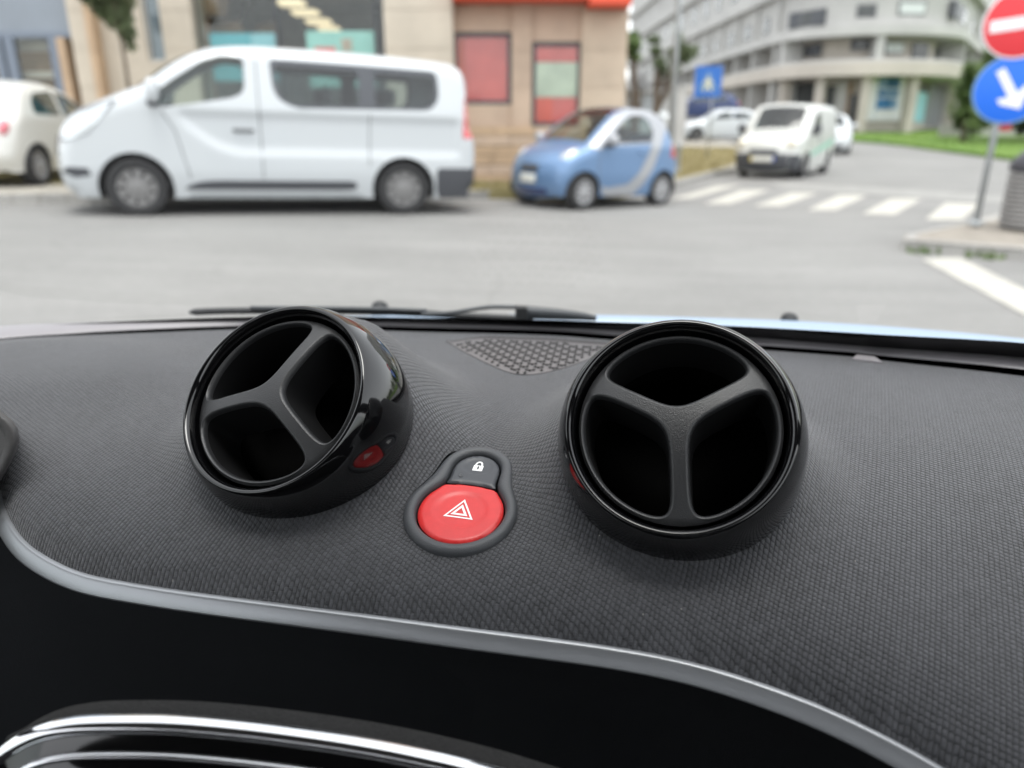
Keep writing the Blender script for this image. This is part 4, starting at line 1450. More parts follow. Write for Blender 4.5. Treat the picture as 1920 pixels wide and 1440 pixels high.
def place_car(root, front, rear, wb, W):
    """puts a car so that its visible (left) wheels stand on two ground points"""
    s = (Vector((front.x, front.y)) - Vector((rear.x, rear.y))).length / wb
    f = Vector((front.x - rear.x, front.y - rear.y, 0)).normalized()
    l = Vector((-f.y, f.x, 0))
    c = (front + rear) / 2 - l * (W * s - 0.08)
    half = wb * s / 2
    def gz(p):
        return ground_z(p.x, p.y)
    lift = getattr(root, '_lift', 0.0)
    fm, rm = c + f * half, c - f * half
    lm, rt = c + l * W * s, c - l * W * s
    F = Vector((f.x, f.y, (gz(fm) - gz(rm)) / (2 * half))).normalized()
    Lv = Vector((l.x, l.y, (gz(lm) - gz(rt)) / (2 * W * s)))
    U = F.cross(Lv).normalized()
    Lv = U.cross(F).normalized()
    z = (gz(fm) + gz(rm)) / 2
    m = Matrix(((F.x, Lv.x, U.x, c.x), (F.y, Lv.y, U.y, c.y), (F.z, Lv.z, U.z, z), (0, 0, 0, 1))) @ Matrix.Scale(s, 4)
    root.matrix_basis = m
    return s

def wheel(parent, x, y, r, w, side, rimmat, nsp, style='spoke'):
    wh = empty('wheel', (x, y, r), parent=parent, world_space=False)
    def bl(mb, name, mat, smooth=True):
        o = mb.build(name, mat, None, smooth, auto=35 if smooth else None)
        o.parent = wh
        return o
    h = w / 2
    ri = r * 0.66
    tp = [(ri, -h * 0.85), (r * 0.80, -h), (r * 0.95, -h * 0.92), (r, -h * 0.6), (r, h * 0.6), (r * 0.95, h * 0.92), (r * 0.80, h), (ri, h * 0.85)]
    bl(MB().lathe(tp, (0, 0, 0), (0, side, 0), 36), 'tyre', M['tyre'])
    mb = MB()
    o_ = h * 0.80
    mb.lathe([(ri, o_ * 0.9), (ri * 0.97, o_ * 1.02), (ri * 0.90, o_), (ri * 0.88, o_ * 0.4), (0.01, o_ * 0.3)], (0, 0, 0), (0, side, 0), 36)
    rimd = bl(mb, 'rim_well', M['tyre'])
    mb = MB()
    mb.lathe([(ri, o_ * 0.9), (ri * 0.97, o_ * 1.04), (ri * 0.88, o_ * 1.0), (ri * 0.86, o_ * 0.6)], (0, 0, 0), (0, side, 0), 36)
    mb.lathe([(ri * (0.46 if style == 'disc' else 0.30), o_ * 0.5), (ri * (0.44 if style == 'disc' else 0.26), o_ * 1.0), (ri * 0.14, o_ * 1.12), (0.001, o_ * 1.12)], (0, 0, 0), (0, side, 0), 28)
    for k in range(nsp):
        a = 2 * math.pi * k / nsp + 0.3
        ca, sa = math.cos(a), math.sin(a)
        wo = ri * (0.19 if style == 'disc' else 0.10)
        wi = ri * (0.11 if style == 'disc' else 0.07)
        r0, r1 = ri * 0.24, ri * 0.90
        def q(rr, ww, yy):
            return (rr * ca - ww * sa, side * yy, rr * sa + ww * ca)
        mb.add([q(r0, -wi, o_ * 1.02), q(r0, wi, o_ * 1.02), q(r1, wo, o_ * 0.96), q(r1, -wo, o_ * 0.96), q(r0, -wi * 1.3, o_ * 0.5), q(r0, wi * 1.3, o_ * 0.5), q(r1, wo * 1.2, o_ * 0.5), q(r1, -wo * 1.2, o_ * 0.5)],
               [(0, 1, 2, 3), (0, 3, 7, 4), (1, 5, 6, 2), (3, 2, 6, 7), (0, 4, 5, 1)])
    bl(mb, 'rim', rimmat)
    return wh

def make_car(name, label, cat, sp, group=None):
    root = empty(name)
    tag(root, label, cat, group)
    Lc, qf, qr, W = sp['L'], sp['qf'], sp['qr'], sp['W']
    xm = (qf + qr) / 2
    X = lambda q: xm - q
    path = np.array(catmull([(X(q), z) for q, z in sp['top']], 5))
    zt = path[:, 1].max()
    rw, ra, zs = sp['rw'], sp['ra'], sp['sill']
    def arch(q):
        c = X(q)
        # from rear side to front side over the wheel
        zc = rw
        t0 = math.asin(max(-1, min(1, (zs - zc) / ra)))
        return [(c + ra * math.cos(t), zc + ra * math.sin(t)) for t in np.linspace(math.pi - t0, t0, 22)]
    side = [tuple(p) for p in path]
    side += [(path[-1][0] + 0.04, zs)] + arch(qr) + arch(qf) + [(path[0][0] - 0.04, zs)]
    side = np.array(side)
    xc, hl = X(Lc / 2), Lc / 2
    zb, tum, er = sp['belt'], sp.get('tum', 0.14), sp.get('er', 0.12)
    pf, pr_ = sp.get('pf', 0.16), sp.get('pr', 0.10)
    def ywid(p):
        p = np.asarray(p, dtype=float)
        xi = (p[:, 0] - xc) / hl
        plan = 1 - pf * np.clip(xi, 0, 1) ** 3.5 - pr_ * np.clip(-xi, 0, 1) ** 5
        tb = 1 - tum * np.clip((p[:, 1] - zb) / (zt - zb), 0, 1) ** 1.25
        lo = 1 - 0.07 * np.clip((0.55 - p[:, 1]) / 0.4, 0, 1) ** 1.5
        w = W * plan * tb * lo
        if 'crease' in sp:
            z0, z1, qa, qb, dp = sp['crease']
            st = lambda t: np.clip(t, 0, 1) ** 2 * (3 - 2 * np.clip(t, 0, 1))
            qq = xm - p[:, 0]
            zlo = z0 + 0.45 * np.clip((qa + 0.75 - qq) / 0.75, 0, 1) ** 2
            w = w - dp * st((p[:, 1] - zlo) / 0.09) * st((z1 - p[:, 1]) / 0.10) * st((qq - qa) / 0.15) * st((qb - qq) / 0.12)
        d = np.clip(seg_dist(p, path, False), 0, er)
        return w - (er - np.sqrt(np.clip(er * er - (er - d) ** 2, 0, None)))
    names, polys, mats, offs = [], [], [], []
    for (nm, poly, mt, off) in sp['regions']:
        names.append(nm); mats.append(mt); offs.append(off)
        pq = resample([(X(q), z) for q, z in poly], max(40, int(len(poly) * 9)), True)
        polys.append(smooth_poly(pq, 1))
    q2, rg = cdt(side, polys, sp.get('step', 0.06))
    yy = ywid(q2)
    body = MB()
    def add(mb, tris, off=0.0):
        for s in (1, -1):
            pts = [(x, s * (y + off), z) for (x, z), y in zip(q2, yy)]
            vv, ff, used = submesh(pts, tris)
            if s > 0:
                ff = [t[::-1] for t in ff]
            mb.add(vv, ff)
    add(body, rg.get(-1, []))
    # strip over bonnet, screen, roof, tail
    ye = ywid(path)
    J = np.linspace(-1, 1, 15)
    n = len(path)
    tg = np.gradient(path, axis=0)
    tg /= np.linalg.norm(tg, axis=1)[:, None]
    nr = np.stack([tg[:, 1], -tg[:, 0]], 1)
    if nr[np.argmax(path[:, 1])][1] < 0:
        nr = -nr
    crown = 0.03 + sp.get('bow', 0.08) * np.abs(nr[:, 0])
    def sp_pt(i, j, off=0.0):
        i0 = int(min(max(math.floor(i), 0), n - 2)); t = i - i0
        p = path[i0] * (1 - t) + path[i0 + 1] * t
        nn = nr[i0] * (1 - t) + nr[i0 + 1] * t
        y = (ye[i0] * (1 - t) + ye[i0 + 1] * t) * j
        c = (crown[i0] * (1 - t) + crown[i0 + 1] * t) * (1 - j * j) + off
        return Vector((p[0] + nn[0] * c, y, p[1] + nn[1] * c))
    def near(q, z):
        return int(np.argmin((path[:, 0] - X(q)) ** 2 + (path[:, 1] - z) ** 2))
    segs = [(near(*a), near(*b), nm, mt, jl) for (a, b, nm, mt, jl) in sp.get('segs', [])]
    body_rows = [[sp_pt(i, j) for j in J] for i in range(n)]
    bf = []
    seg_faces = {k: [] for k in range(len(segs))}
    for i in range(n - 1):
        for k in range(len(J) - 1):
            jm = abs((J[k] + J[k + 1]) / 2)
            f = (i * 15 + k, (i + 1) * 15 + k, (i + 1) * 15 + k + 1, i * 15 + k + 1)
            for si, (i0, i1, nm, mt, jl) in enumerate(segs):
                if i0 <= i < i1 and jm < jl:
                    seg_faces[si].append(f)
                    break
            else:
                bf.append(f)
    allv = [p for r in body_rows for p in r]
    vv, ff, used = submesh(allv, bf)
    body.add(vv, ff)
    def bld_(mb, nm, mt, smooth=True):
        o = mesh(nm, mb.v, mb.f, mt, None, smooth)
        o.parent = root
        return o
    bld_(body, 'body', sp['paint'])
    for si, (i0, i1, nm, mt, jl) in enumerate(segs):
        vv, ff, used = submesh(allv, seg_faces[si])
        bld_(MB().add(vv, ff), nm, mt)
    for k in range(len(polys)):
        tris = rg.get(k, [])
        if not tris:
            continue
        for s in (1, -1):
            pts = [(x, s * (y + offs[k]), z) for (x, z), y in zip(q2, yy)]
            vv, ff, used = submesh(pts, tris)
            if s > 0:
                ff = [t[::-1] for t in ff]
            bld_(MB().add(vv, ff), names[k], mats[k])
    # patches on the nose or tail
    for (a, b, j0, j1, nm, mt) in sp.get('patches', []):
        i0, i1 = near(*a), near(*b)
        if i1 <= i0:
            i1 = i0 + 1
        rows = [[sp_pt(i0 + (i1 - i0) * u / 6, j0 + (j1 - j0) * v / 8, 0.012) for v in range(9)] for u in range(7)]
        rows = [[sp_pt(i0, j0 + (j1 - j0) * v / 8, -0.02) for v in range(9)]] + rows + [[sp_pt(i1, j0 + (j1 - j0) * v / 8, -0.02) for v in range(9)]]
        bld_(MB().loft(rows), nm, mt)
    # lamps: lens-shaped blobs half sunk in the body
    for (q, y, z, sx, sy, sz, tilt, yaw, nm, mt) in sp.get('lamps', []):
        for s in (1, -1):
            mb = MB()
            R_ = Matrix.Rotation(s * yaw, 3, 'Z') @ Matrix.Rotation(tilt, 3, 'Y')
            prof = [(math.cos(t), math.sin(t)) for t in np.linspace(-math.pi / 2, math.pi / 2, 9)]
            mb.lathe([(max(c, 1e-3), h) for c, h in prof], (0, 0, 0), (0, 0, 1), 16)
            mb.v = [R_ @ Vector((p.x * sx, p.y * sy, p.z * sz)) + Vector((X(q), s * y, z)) for p in mb.v]
            bld_(mb, nm, mt)
    # wheels, arches, underside
    for q in (qf, qr):
        for s in (1, -1):
            wheel(root, X(q), s * (W * 0.985 - 0.11), rw, 0.20, s, sp['rim'], sp['nsp'], sp.get('rimstyle', 'spoke'))
            am = arch(q)
            mb = MB().loft([[(x, s * (W * 0.96), z) for x, z in am], [(x, s * (W - 0.34), z) for x, z in am]])
            mb.add([(x, s * (W - 0.34), z) for x, z in am], [tuple(range(len(am)))])
            bld_(mb, 'wheel_arch', M['tyre'])
    f0, f1 = X(Lc - 0.25), X(0.25)
    mb = MB()
    mb.box((X(qr) + ra, -W * 0.88, zs - 0.02), (X(qf) - ra, W * 0.88, zs + 0.10))
    mb.box((f0, -W * 0.55, zs - 0.01), (f1, W * 0.55, zs + 0.11))
    bld_(mb, 'underbody', M['tyre'], False)
    # seats and dashboard inside
    for (q, z, kind) in sp.get('seats', []):
        for y in sp.get('seat_y', (-0.36, 0.36)):
            mb = MB().box((X(q) - 0.06, y - 0.23, z - 0.55), (X(q) + 0.08, y + 0.23, z - 0.08), 0.05)
            mb.box((X(q) - 0.05, y - 0.13, z - 0.04), (X(q) + 0.05, y + 0.13, z + 0.16), 0.04)
            bld_(mb, 'seat', M['cabin'])
    q, z = sp['dash']
    bld_(MB().box((X(q) - 0.3, -W * 0.78, z - 0.5), (X(q) + 0.15, W * 0.78, z), 0.05), 'cabin_dash', M['cabin'])
    bld_(MB().box((f0 + 0.2, -W * 0.85, zs + 0.12), (X(q), W * 0.85, zs + 0.2)), 'cabin_floor', M['cabin'], False)
    # seams and handles
    for seam in sp.get('seams', []):
        pts = np.array(resample([(X(q), z) for q, z in seam], 14))
        w = ywid(pts)
        for s in (1, -1):
            bld_(MB().tube([(x, s * (y + 0.001), z) for (x, z), y in zip(pts, w)], 0.006, 6), 'door_seam', M['seam'])
    for (q, z, l) in sp.get('handles', []):
        w = float(ywid([(X(q), z)])[0])
        for s in (1, -1):
            bld_(MB().box((X(q) - l / 2, s * w - 0.03, z - 0.022), (X(q) + l / 2, s * w + 0.03, z + 0.022), 0.015), 'door_handle', sp.get('handlemat', M['blacktrim']))
    for (q, z, hgt, mt) in sp.get('mirrors', []):
        w = float(ywid([(X(q), z)])[0])
        for s in (1, -1):
            yc = s * (w + 0.13)
            mb = MB()
            prof = [(math.cos(t), math.sin(t)) for t in np.linspace(-math.pi / 2, math.pi / 2, 9)]
            mb.lathe([(max(c ** 0.6, 1e-3), h) for c, h in prof], (0, 0, 0), (0, 0, 1), 18)
            mb.v = [Vector((X(q) + p.x * 0.075, yc + p.y * 0.11, z + p.z * hgt)) for p in mb.v]
            m_ = bld_(mb, 'mirror', mt)
            mb2 = MB().box((X(q) - 0.03, min(s * w, yc) - 0.01, z - hgt - 0.035), (X(q) + 0.07, max(s * w, yc) + 0.04, z - hgt + 0.03), 0.02)
            b_ = mesh('mirror_foot', mb2.v, mb2.f, M['blacktrim'], None, False)
            b_.parent = m_
    for (q0, q1, y0, y1, z0, z1, nm, mt) in sp.get('boxes', []):
        bld_(MB().box((X(q0), y0, z0), (X(q1), y1, z1), 0.01), nm, mt, False)
    return root

# ---- white minibus
def squeeze(pts, k=0.86, q0=0.93):
    return [(q0 - (q0 - q) * k if q < q0 else q, z) for q, z in pts]
van_sp = dict(L=5.0, qf=0.93, qr=4.03, W=0.96, rw=0.335, ra=0.40, sill=0.21, belt=1.22, tum=0.16, er=0.16, pf=0.20, pr=0.05, paint=M['vanwhite'], rim=M['rim'], nsp=9, rimstyle='disc', crease=(0.72, 1.24, 1.40, 4.80, 0.030), step=0.045,
    top=[(0.14, 0.24), (0.04, 0.32), (0.0, 0.48), (0.01, 0.65), (0.05, 0.85), (0.12, 1.0), (0.25, 1.12), (0.48, 1.235), (0.80, 1.36), (1.08, 1.48), (1.45, 1.74), (1.75, 1.89), (2.1, 1.955), (2.6, 1.97), (3.6, 1.955), (4.5, 1.915), (4.78, 1.86), (4.88, 1.72), (4.90, 1.45), (4.93, 1.10), (5.0, 0.95), (5.0, 0.45), (4.94, 0.30)],
    regions=[('window', [(1.15, 1.30), (1.30, 1.245), (1.60, 1.29), (2.05, 1.375), (2.15, 1.42), (2.19, 1.50), (2.20, 1.80), (2.15, 1.835), (1.95, 1.84), (1.76, 1.775), (1.42, 1.55), (1.18, 1.36)], M['carglass'], 0.0),
             ('window_surround', [(2.48, 1.83), (4.48, 1.79), (4.50, 1.50), (4.47, 1.40), (4.38, 1.31), (2.75, 1.28), (2.56, 1.37), (2.50, 1.5)], M['frame'], 0.0),
             ('window', [(2.53, 1.77), (3.50, 1.745), (3.50, 1.33), (2.77, 1.32), (2.60, 1.39), (2.55, 1.5)], M['darkglass'], 0.0),
             ('window', [(3.70, 1.74), (4.43, 1.72), (4.45, 1.5), (4.42, 1.42), (4.34, 1.345), (3.70, 1.33)], M['darkglass'], 0.0),
             ('side_moulding', [(1.40, 0.315), (1.55, 0.40), (1.75, 0.425), (3.46, 0.425), (3.46, 0.315)], M['blacktrim'], 0.012),
             ('rear_bumper_corner', [(4.46, 0.30), (4.46, 0.60), (5.2, 0.60), (5.2, 0.2), (4.5, 0.2)], M['blacktrim'], 0.01),
             ('tail_lamp', [(4.80, 0.98), (4.84, 1.50), (5.1, 1.50), (5.1, 0.98)], M['redlamp'], 0.008),
             ('headlamp_surround', [(0.02, 0.84), (0.06, 1.04), (0.28, 1.175), (0.84, 1.315), (0.63, 1.12), (0.43, 0.925), (0.2, 0.85)], M['seam'], 0.003),
             ('sill', [(1.42, 0.10), (1.42, 0.27), (3.55, 0.27), (3.55, 0.10)], M['metal'], 0.004),
             ('headlamp', [(0.10, 0.86), (0.10, 1.02), (0.30, 1.14), (0.75, 1.28), (0.62, 1.12), (0.42, 0.93), (0.2, 0.86)], M['lampglass'], 0.006),
             ('fog_lamp_trim', [(0.04, 0.50), (0.10, 0.56), (0.36, 0.55), (0.40, 0.47), (0.2, 0.44)], M['blacktrim'], 0.006)],
    segs=[((1.02, 1.455), (1.74, 1.885), 'windscreen', M['frontglass'], 0.94), ((4.885, 1.70), (4.905, 1.30), 'rear_window', M['darkglass'], 0.8)],
    patches=[((0.01, 0.65), (0.06, 0.88), -0.55, 0.55, 'grille', M['blacktrim']), ((0.02, 0.34), (0.0, 0.46), -0.7, 0.7, 'lower_grille', M['blacktrim']), ((0.0, 0.50), (0.005, 0.60), -0.26, 0.26, 'number_plate', M['plate']), ((5.0, 0.62), (4.96, 0.33), -0.98, 0.98, 'rear_bumper', M['blacktrim'])],
    seats=[(2.25, 1.42, 0), (3.15, 1.40, 0), (3.95, 1.40, 0)], seat_y=(-0.55, 0.0, 0.55), dash=(1.2, 1.25), seams=[[(2.33, 1.90), (2.33, 0.45)], [(3.62, 1.25), (3.60, 0.62)], [(1.28, 1.20), (1.40, 1.0), (1.52, 0.45)]],
    handles=[(2.14, 1.01, 0.24)], mirrors=[(1.22, 1.42, 0.135, M['vanwhite'])], handlemat=M['seam'])
van_sp['top'] = squeeze(van_sp['top'])
van_sp['regions'] = [(a, squeeze(b), c, d) for a, b, c, d in van_sp['regions']]
van_sp['patches'] = [(squeeze([a])[0], squeeze([b])[0], c, d, e, f) for a, b, c, d, e, f in van_sp['patches']]
van = make_car('minibus', 'white minibus with long dark side windows and grey wheel covers parked at the kerb', 'van', van_sp)
s_ = place_car(van, Pg(265, 405), Pg(757, 402), 3.1, 0.96)
van.scale.z *= 0.975

# ---- light blue microcar with silver cell
sm_sp = dict(L=2.70, qf=0.45, qr=2.26, W=0.78, rw=0.28, ra=0.32, sill=0.20, belt=0.95, tum=0.20, er=0.13, pf=0.20, pr=0.12, paint=M['smartblue'], rim=M['rimwhite'], nsp=9, step=0.05,
    top=[(0.06, 0.20), (0.01, 0.30), (0.0, 0.45), (0.02, 0.60), (0.10, 0.74), (0.24, 0.85), (0.52, 0.955), (0.60, 0.99), (0.92, 1.24), (1.20, 1.43), (1.45, 1.52), (1.75, 1.54), (2.08, 1.51), (2.30, 1.40), (2.46, 1.12), (2.58, 0.95), (2.67, 0.75), (2.70, 0.50), (2.67, 0.24)],
    regions=[('safety_cell', [(0.42, 1.00), (0.56, 0.94), (0.80, 0.90), (0.80, 0.34), (0.86, 0.20), (1.50, 0.19), (1.72, 0.34), (1.95, 0.62), (2.10, 0.95), (2.22, 1.18), (2.40, 1.42), (2.2, 1.7), (1.4, 1.7), (0.8, 1.35)], M['cell'], 0.004),
             ('door', [(0.74, 0.40), (0.90, 0.33), (1.38, 0.38), (1.62, 0.56), (1.82, 0.86), (1.88, 1.02), (1.3, 0.995), (0.78, 0.965), (0.70, 0.90), (0.70, 0.60)], M['smartblue'], 0.0),
             ('window', [(0.86, 1.015), (1.30, 1.02), (1.88, 1.045), (1.93, 1.2), (1.86, 1.36), (1.72, 1.44), (1.50, 1.445), (1.33, 1.39), (1.08, 1.22)], M['carglass'], 0.0),
             ('tail_lamp', [(2.40, 0.80), (2.40, 1.02), (2.75, 1.02), (2.75, 0.80)], M['redlamp'], 0.006)],
    segs=[((0.62, 1.0), (1.36, 1.49), 'windscreen', M['frontglass'], 0.86), ((1.36, 1.49), (2.08, 1.51), 'roof_panel', M['frame'], 0.8), ((2.30, 1.40), (2.46, 1.12), 'rear_window', M['darkglass'], 0.8)],
    patches=[((0.01, 0.53), (0.035, 0.63), -0.42, 0.42, 'grille', M['blacktrim']), ((0.005, 0.40), (0.003, 0.51), -0.38, 0.38, 'number_plate', M['plate']), ((0.06, 0.25), (0.02, 0.33), -0.8, 0.8, 'lower_intake', M['navy'])],
    lamps=[(0.26, 0.52, 0.80, 0.20, 0.12, 0.085, 0.55, -0.55, 'headlamp', M['lampglass'])],
    seats=[(1.62, 1.10, 0)], dash=(0.85, 0.97), seams=[[(0.74, 0.96), (0.70, 0.6), (0.76, 0.38)]], handles=[(1.66, 0.88, 0.14)], handlemat=M['smartblue'], mirrors=[(0.86, 1.06, 0.085, M['cell'])])
smart = make_car('microcar', 'light blue two seat microcar with silver roof frame parked behind the minibus', 'car', sm_sp)
s_ = place_car(smart, Pg(1090, 394), Pg(1234, 385), 1.81, 0.78)

# ---- white delivery van
db_sp = dict(L=4.25, qf=0.90, qr=3.48, W=0.86, rw=0.31, ra=0.36, sill=0.22, belt=1.08, tum=0.10, er=0.12, pf=0.14, pr=0.04, paint=M['dobwhite'], rim=M['rim'], nsp=7,
    top=[(0.10, 0.20), (0.02, 0.30), (0.0, 0.42), (0.01, 0.62), (0.08, 0.82), (0.24, 0.98), (0.76, 1.10), (0.84, 1.14), (1.10, 1.38), (1.38, 1.62), (1.58, 1.76), (1.95, 1.82), (3.95, 1.80), (4.18, 1.72), (4.23, 1.4), (4.25, 0.9), (4.25, 0.42), (4.18, 0.26)],
    regions=[('window', [(1.12, 1.13), (1.98, 1.15), (1.98, 1.58), (1.66, 1.60), (1.42, 1.46)], M['carglass'], 0.0),
             ('bumper_corner', [(-0.2, 0.10), (-0.2, 0.62), (0.40, 0.60), (0.52, 0.45), (0.52, 0.10)], M['blacktrim'], 0.006),
             ('green_stripe', [(1.2, 0.62), (3.9, 0.98), (3.9, 0.84), (1.2, 0.52)], M['green_stripe'], 0.002)],
    segs=[((0.86, 1.16), (1.50, 1.71), 'windscreen', M['frontglass'], 0.92)],
    patches=[((0.06, 0.24), (0.008, 0.60), -0.99, 0.99, 'front_bumper', M['blacktrim'])],
    boxes=[(-0.125, -0.08, -0.34, 0.34, 0.60, 0.74, 'grille', M['seam']), (-0.16, -0.13, -0.26, 0.26, 0.44, 0.56, 'number_plate', M['plate']), (-0.163, -0.133, -0.31, -0.262, 0.44, 0.56, 'plate_band', M['plateyellow']), (-0.163, -0.133, 0.262, 0.31, 0.44, 0.56, 'plate_band', M['plateblue'])],
    lamps=[(0.14, 0.62, 0.86, 0.14, 0.13, 0.13, 0.5, -0.5, 'headlamp', M['lampyellow'])],
    seats=[(1.95, 1.20, 0)], dash=(1.05, 1.10), seams=[[(2.08, 1.65), (2.08, 0.45)], [(0.95, 1.05), (1.02, 0.7)]], handles=[(1.92, 0.98, 0.16)], mirrors=[(1.12, 1.22, 0.12, M['blacktrim'])])
dob = make_car('delivery_van', 'white delivery van with black bumper and green side stripe waiting at the crosswalk', 'van', db_sp)
fl_ = Pg(1503, 334)
hd = Vector((-0.55, -0.835, 0)).normalized()
rl_ = fl_ - hd * 2.42
rl_.z = ground_z(rl_.x, rl_.y)
s_ = place_car(dob, fl_, rl_, 2.58, 0.86)

# ---- cream white small hatchback, nose to the building
ft_sp = dict(L=3.55, qf=0.67, qr=2.97, W=0.81, rw=0.29, ra=0.335, sill=0.21, belt=0.95, tum=0.20, er=0.15, pf=0.16, pr=0.16, paint=M['fiatwhite'], rim=M['rimwhite'], nsp=7,
    top=[(0.12, 0.20), (0.02, 0.30), (0.0, 0.45), (0.04, 0.64), (0.18, 0.80), (0.80, 0.95), (0.96, 1.0), (1.42, 1.31), (1.75, 1.44), (2.2, 1.49), (2.75, 1.45), (3.08, 1.34), (3.30, 1.06), (3.42, 0.92), (3.50, 0.75), (3.55, 0.55), (3.55, 0.38), (3.46, 0.24)],
    regions=[('window', [(1.20, 1.0), (2.06, 1.0), (2.06, 1.37), (1.72, 1.325), (1.48, 1.21)], M['carglass'], 0.0), ('window', [(2.14, 1.0), (2.88, 1.02), (2.86, 1.18), (2.70, 1.32), (2.14, 1.375)], M['carglass'], 0.0)],
    segs=[((0.98, 1.02), (1.48, 1.34), 'windscreen', M['frontglass'], 0.88), ((3.04, 1.36), (3.29, 1.08), 'rear_window', M['carglass'], 0.74)],
    patches=[((3.55, 0.56), (3.55, 0.52), -0.96, 0.96, 'chrome_strip', M['rimwhite']), ((3.44, 0.90), (3.49, 0.78), -0.28, 0.28, 'number_plate', M['plate'])],
    lamps=[(3.45, 0.615, 0.84, 0.075, 0.07, 0.115, 0.35, 0.35, 'tail_lamp', M['redlamp_pale'])],
    seats=[(1.95, 1.10, 0), (2.65, 1.05, 0)], dash=(1.15, 1.0), seams=[[(2.10, 1.0), (2.10, 0.6), (2.02, 0.3)]], handles=[(1.98, 0.88, 0.14)], handlemat=M['rimwhite'], mirrors=[(1.28, 1.06, 0.08, M['fiatwhite'])])
fiat = make_car('hatchback', 'cream white rounded hatchback parked nose to the shop front beside the minibus bonnet', 'car', ft_sp)
# its right rear wheel stands at pixel (78, 348); the car points away from the street
rr_ = Pg(90, 348, 0.12)
hd = Vector((math.sin(math.radians(-4)), math.cos(math.radians(-4)), 0))
lft = Vector((-hd.y, hd.x, 0))
rear_left = rr_ + lft * (2 * (0.81 - 0.08))
place_car(fiat, rear_left + hd * 2.16, rear_left, 2.30, 0.81)
fiat.location.z += 0.12

# ---- ordinary hatchbacks in the side street
hb_sp = dict(L=4.05, qf=0.80, qr=3.35, W=0.86, rw=0.31, ra=0.35, sill=0.21, belt=0.92, tum=0.20, er=0.15, pf=0.16, pr=0.12, paint=M['carwhite'], rim=M['rim'], nsp=7, step=0.09,
    top=[(0.12, 0.20), (0.02, 0.32), (0.0, 0.48), (0.05, 0.64), (0.2, 0.77), (0.95, 0.92), (1.15, 0.97), (1.70, 1.31), (2.05, 1.42), (2.7, 1.44), (3.35, 1.37), (3.66, 1.22), (3.88, 0.98), (4.0, 0.85), (4.05, 0.55), (4.0, 0.26)],
    regions=[('window', [(1.42, 0.99), (2.40, 1.0), (2.40, 1.34), (2.05, 1.335), (1.75, 1.22)], M['carglass'], 0.0), ('window', [(2.48, 1.0), (3.40, 1.03), (3.30, 1.24), (3.0, 1.31), (2.48, 1.34)], M['carglass'], 0.0)],
    segs=[((1.17, 0.98), (1.74, 1.33), 'windscreen', M['frontglass'], 0.88), ((3.45, 1.33), (3.80, 1.06), 'rear_window', M['carglass'], 0.8)],
    patches=[((0.0, 0.40), (0.005, 0.52), -0.3, 0.3, 'number_plate', M['plate']), ((0.05, 0.25), (0.01, 0.37), -0.85, 0.85, 'lower_intake', M['blacktrim']), ((0.04, 0.60), (0.10, 0.69), -0.4, 0.4, 'grille', M['blacktrim'])],
    lamps=[(0.20, 0.62, 0.72, 0.18, 0.10, 0.07, 0.4, -0.5, 'headlamp', M['lampglass']), (3.93, 0.66, 0.85, 0.06, 0.09, 0.10, 0, 0.3, 'tail_lamp', M['redlamp'])],
    seats=[(2.1, 1.08, 0), (3.0, 1.05, 0)], dash=(1.3, 0.97), handles=[], mirrors=[(1.45, 1.03, 0.08, M['carwhite'])])
car_a = make_car('parked_car', 'white hatchback parked beyond the dry grass corner and crossing sign', 'car', hb_sp)
def put(car, c, az, W=0.86, wb=2.55):
    hd = Vector((math.sin(az), math.cos(az), 0))
    l = Vector((-hd.y, hd.x, 0))
    a = Vector((c[0], c[1], 0)) + l * (W - 0.08)
    f, r = a + hd * wb / 2, a - hd * wb / 2
    f.z, r.z = ground_z(f.x, f.y), ground_z(r.x, r.y)
    place_car(car, f, r, wb, W)
p = Pg(1352, 268)
put(car_a, (p.x, p.y + 0.5), math.radians(-88))
car_a.location.z += 0.1
car_b = copy_tree(car_a)
tag(car_b, 'white car with dark bumper standing right behind the delivery van', 'car')
p = Pg(1582, 291)
put(car_b, (p.x, p.y + 2.0), math.radians(-163))
car_c = copy_tree(car_a)
tag(car_c, 'white car parked between the lamp post and the garage', 'car')
p = Pg(1205, 268)
put(car_c, (p.x, p.y), math.radians(-60))
car_d = copy_tree(car_a)
tag(car_d, 'dark navy car parked below the blue crossing sign', 'car')
for ch in car_d.children:
    if ch.type == 'MESH' and ch.data.materials and ch.data.materials[0] == M['carwhite']:
        ch.data = ch.data.copy()
        ch.data.materials[0] = M['navy']
put(car_d, (Py(1316, 200, 44).x, 44), math.radians(-80))
car_d.location.z = Py(1316, 206, 44).z - 0.55
# ================================================================== apartment block with a rounded corner
YA = 48.0
apt = empty('apartment_block', (21.0, 50.0, ground_z(21, 50)))
tag(apt, 'pale concrete apartment block with rounded corner, balcony bands and blue shopfront', 'building')
plan = [(16.2, 112.0), (16.5, 90.0), (16.8, 70.0), (17.0, 56.0), (17.2, 51.5), (17.9, 49.4), (19.6, 48.0), (22.0, 47.4), (24.4, 47.8), (26.2, 48.9), (27.6, 50.6), (33.0, 58.2), (45.0, 75.0)]
pl = np.array(catmull([np.array(p) for p in plan], 5))
tgp = np.gradient(pl, axis=0)
tgp /= np.linalg.norm(tgp, axis=1)[:, None]
npl = np.stack([tgp[:, 1], -tgp[:, 0]], 1)          # towards the street
if npl[35][1] > 0:
    npl = -npl
arcp = np.r_[0, np.cumsum(np.linalg.norm(np.diff(pl, axis=0), axis=1))]
def zA(v):
    return Py(960, v, YA).z
def offp(o):
    return pl + npl * o
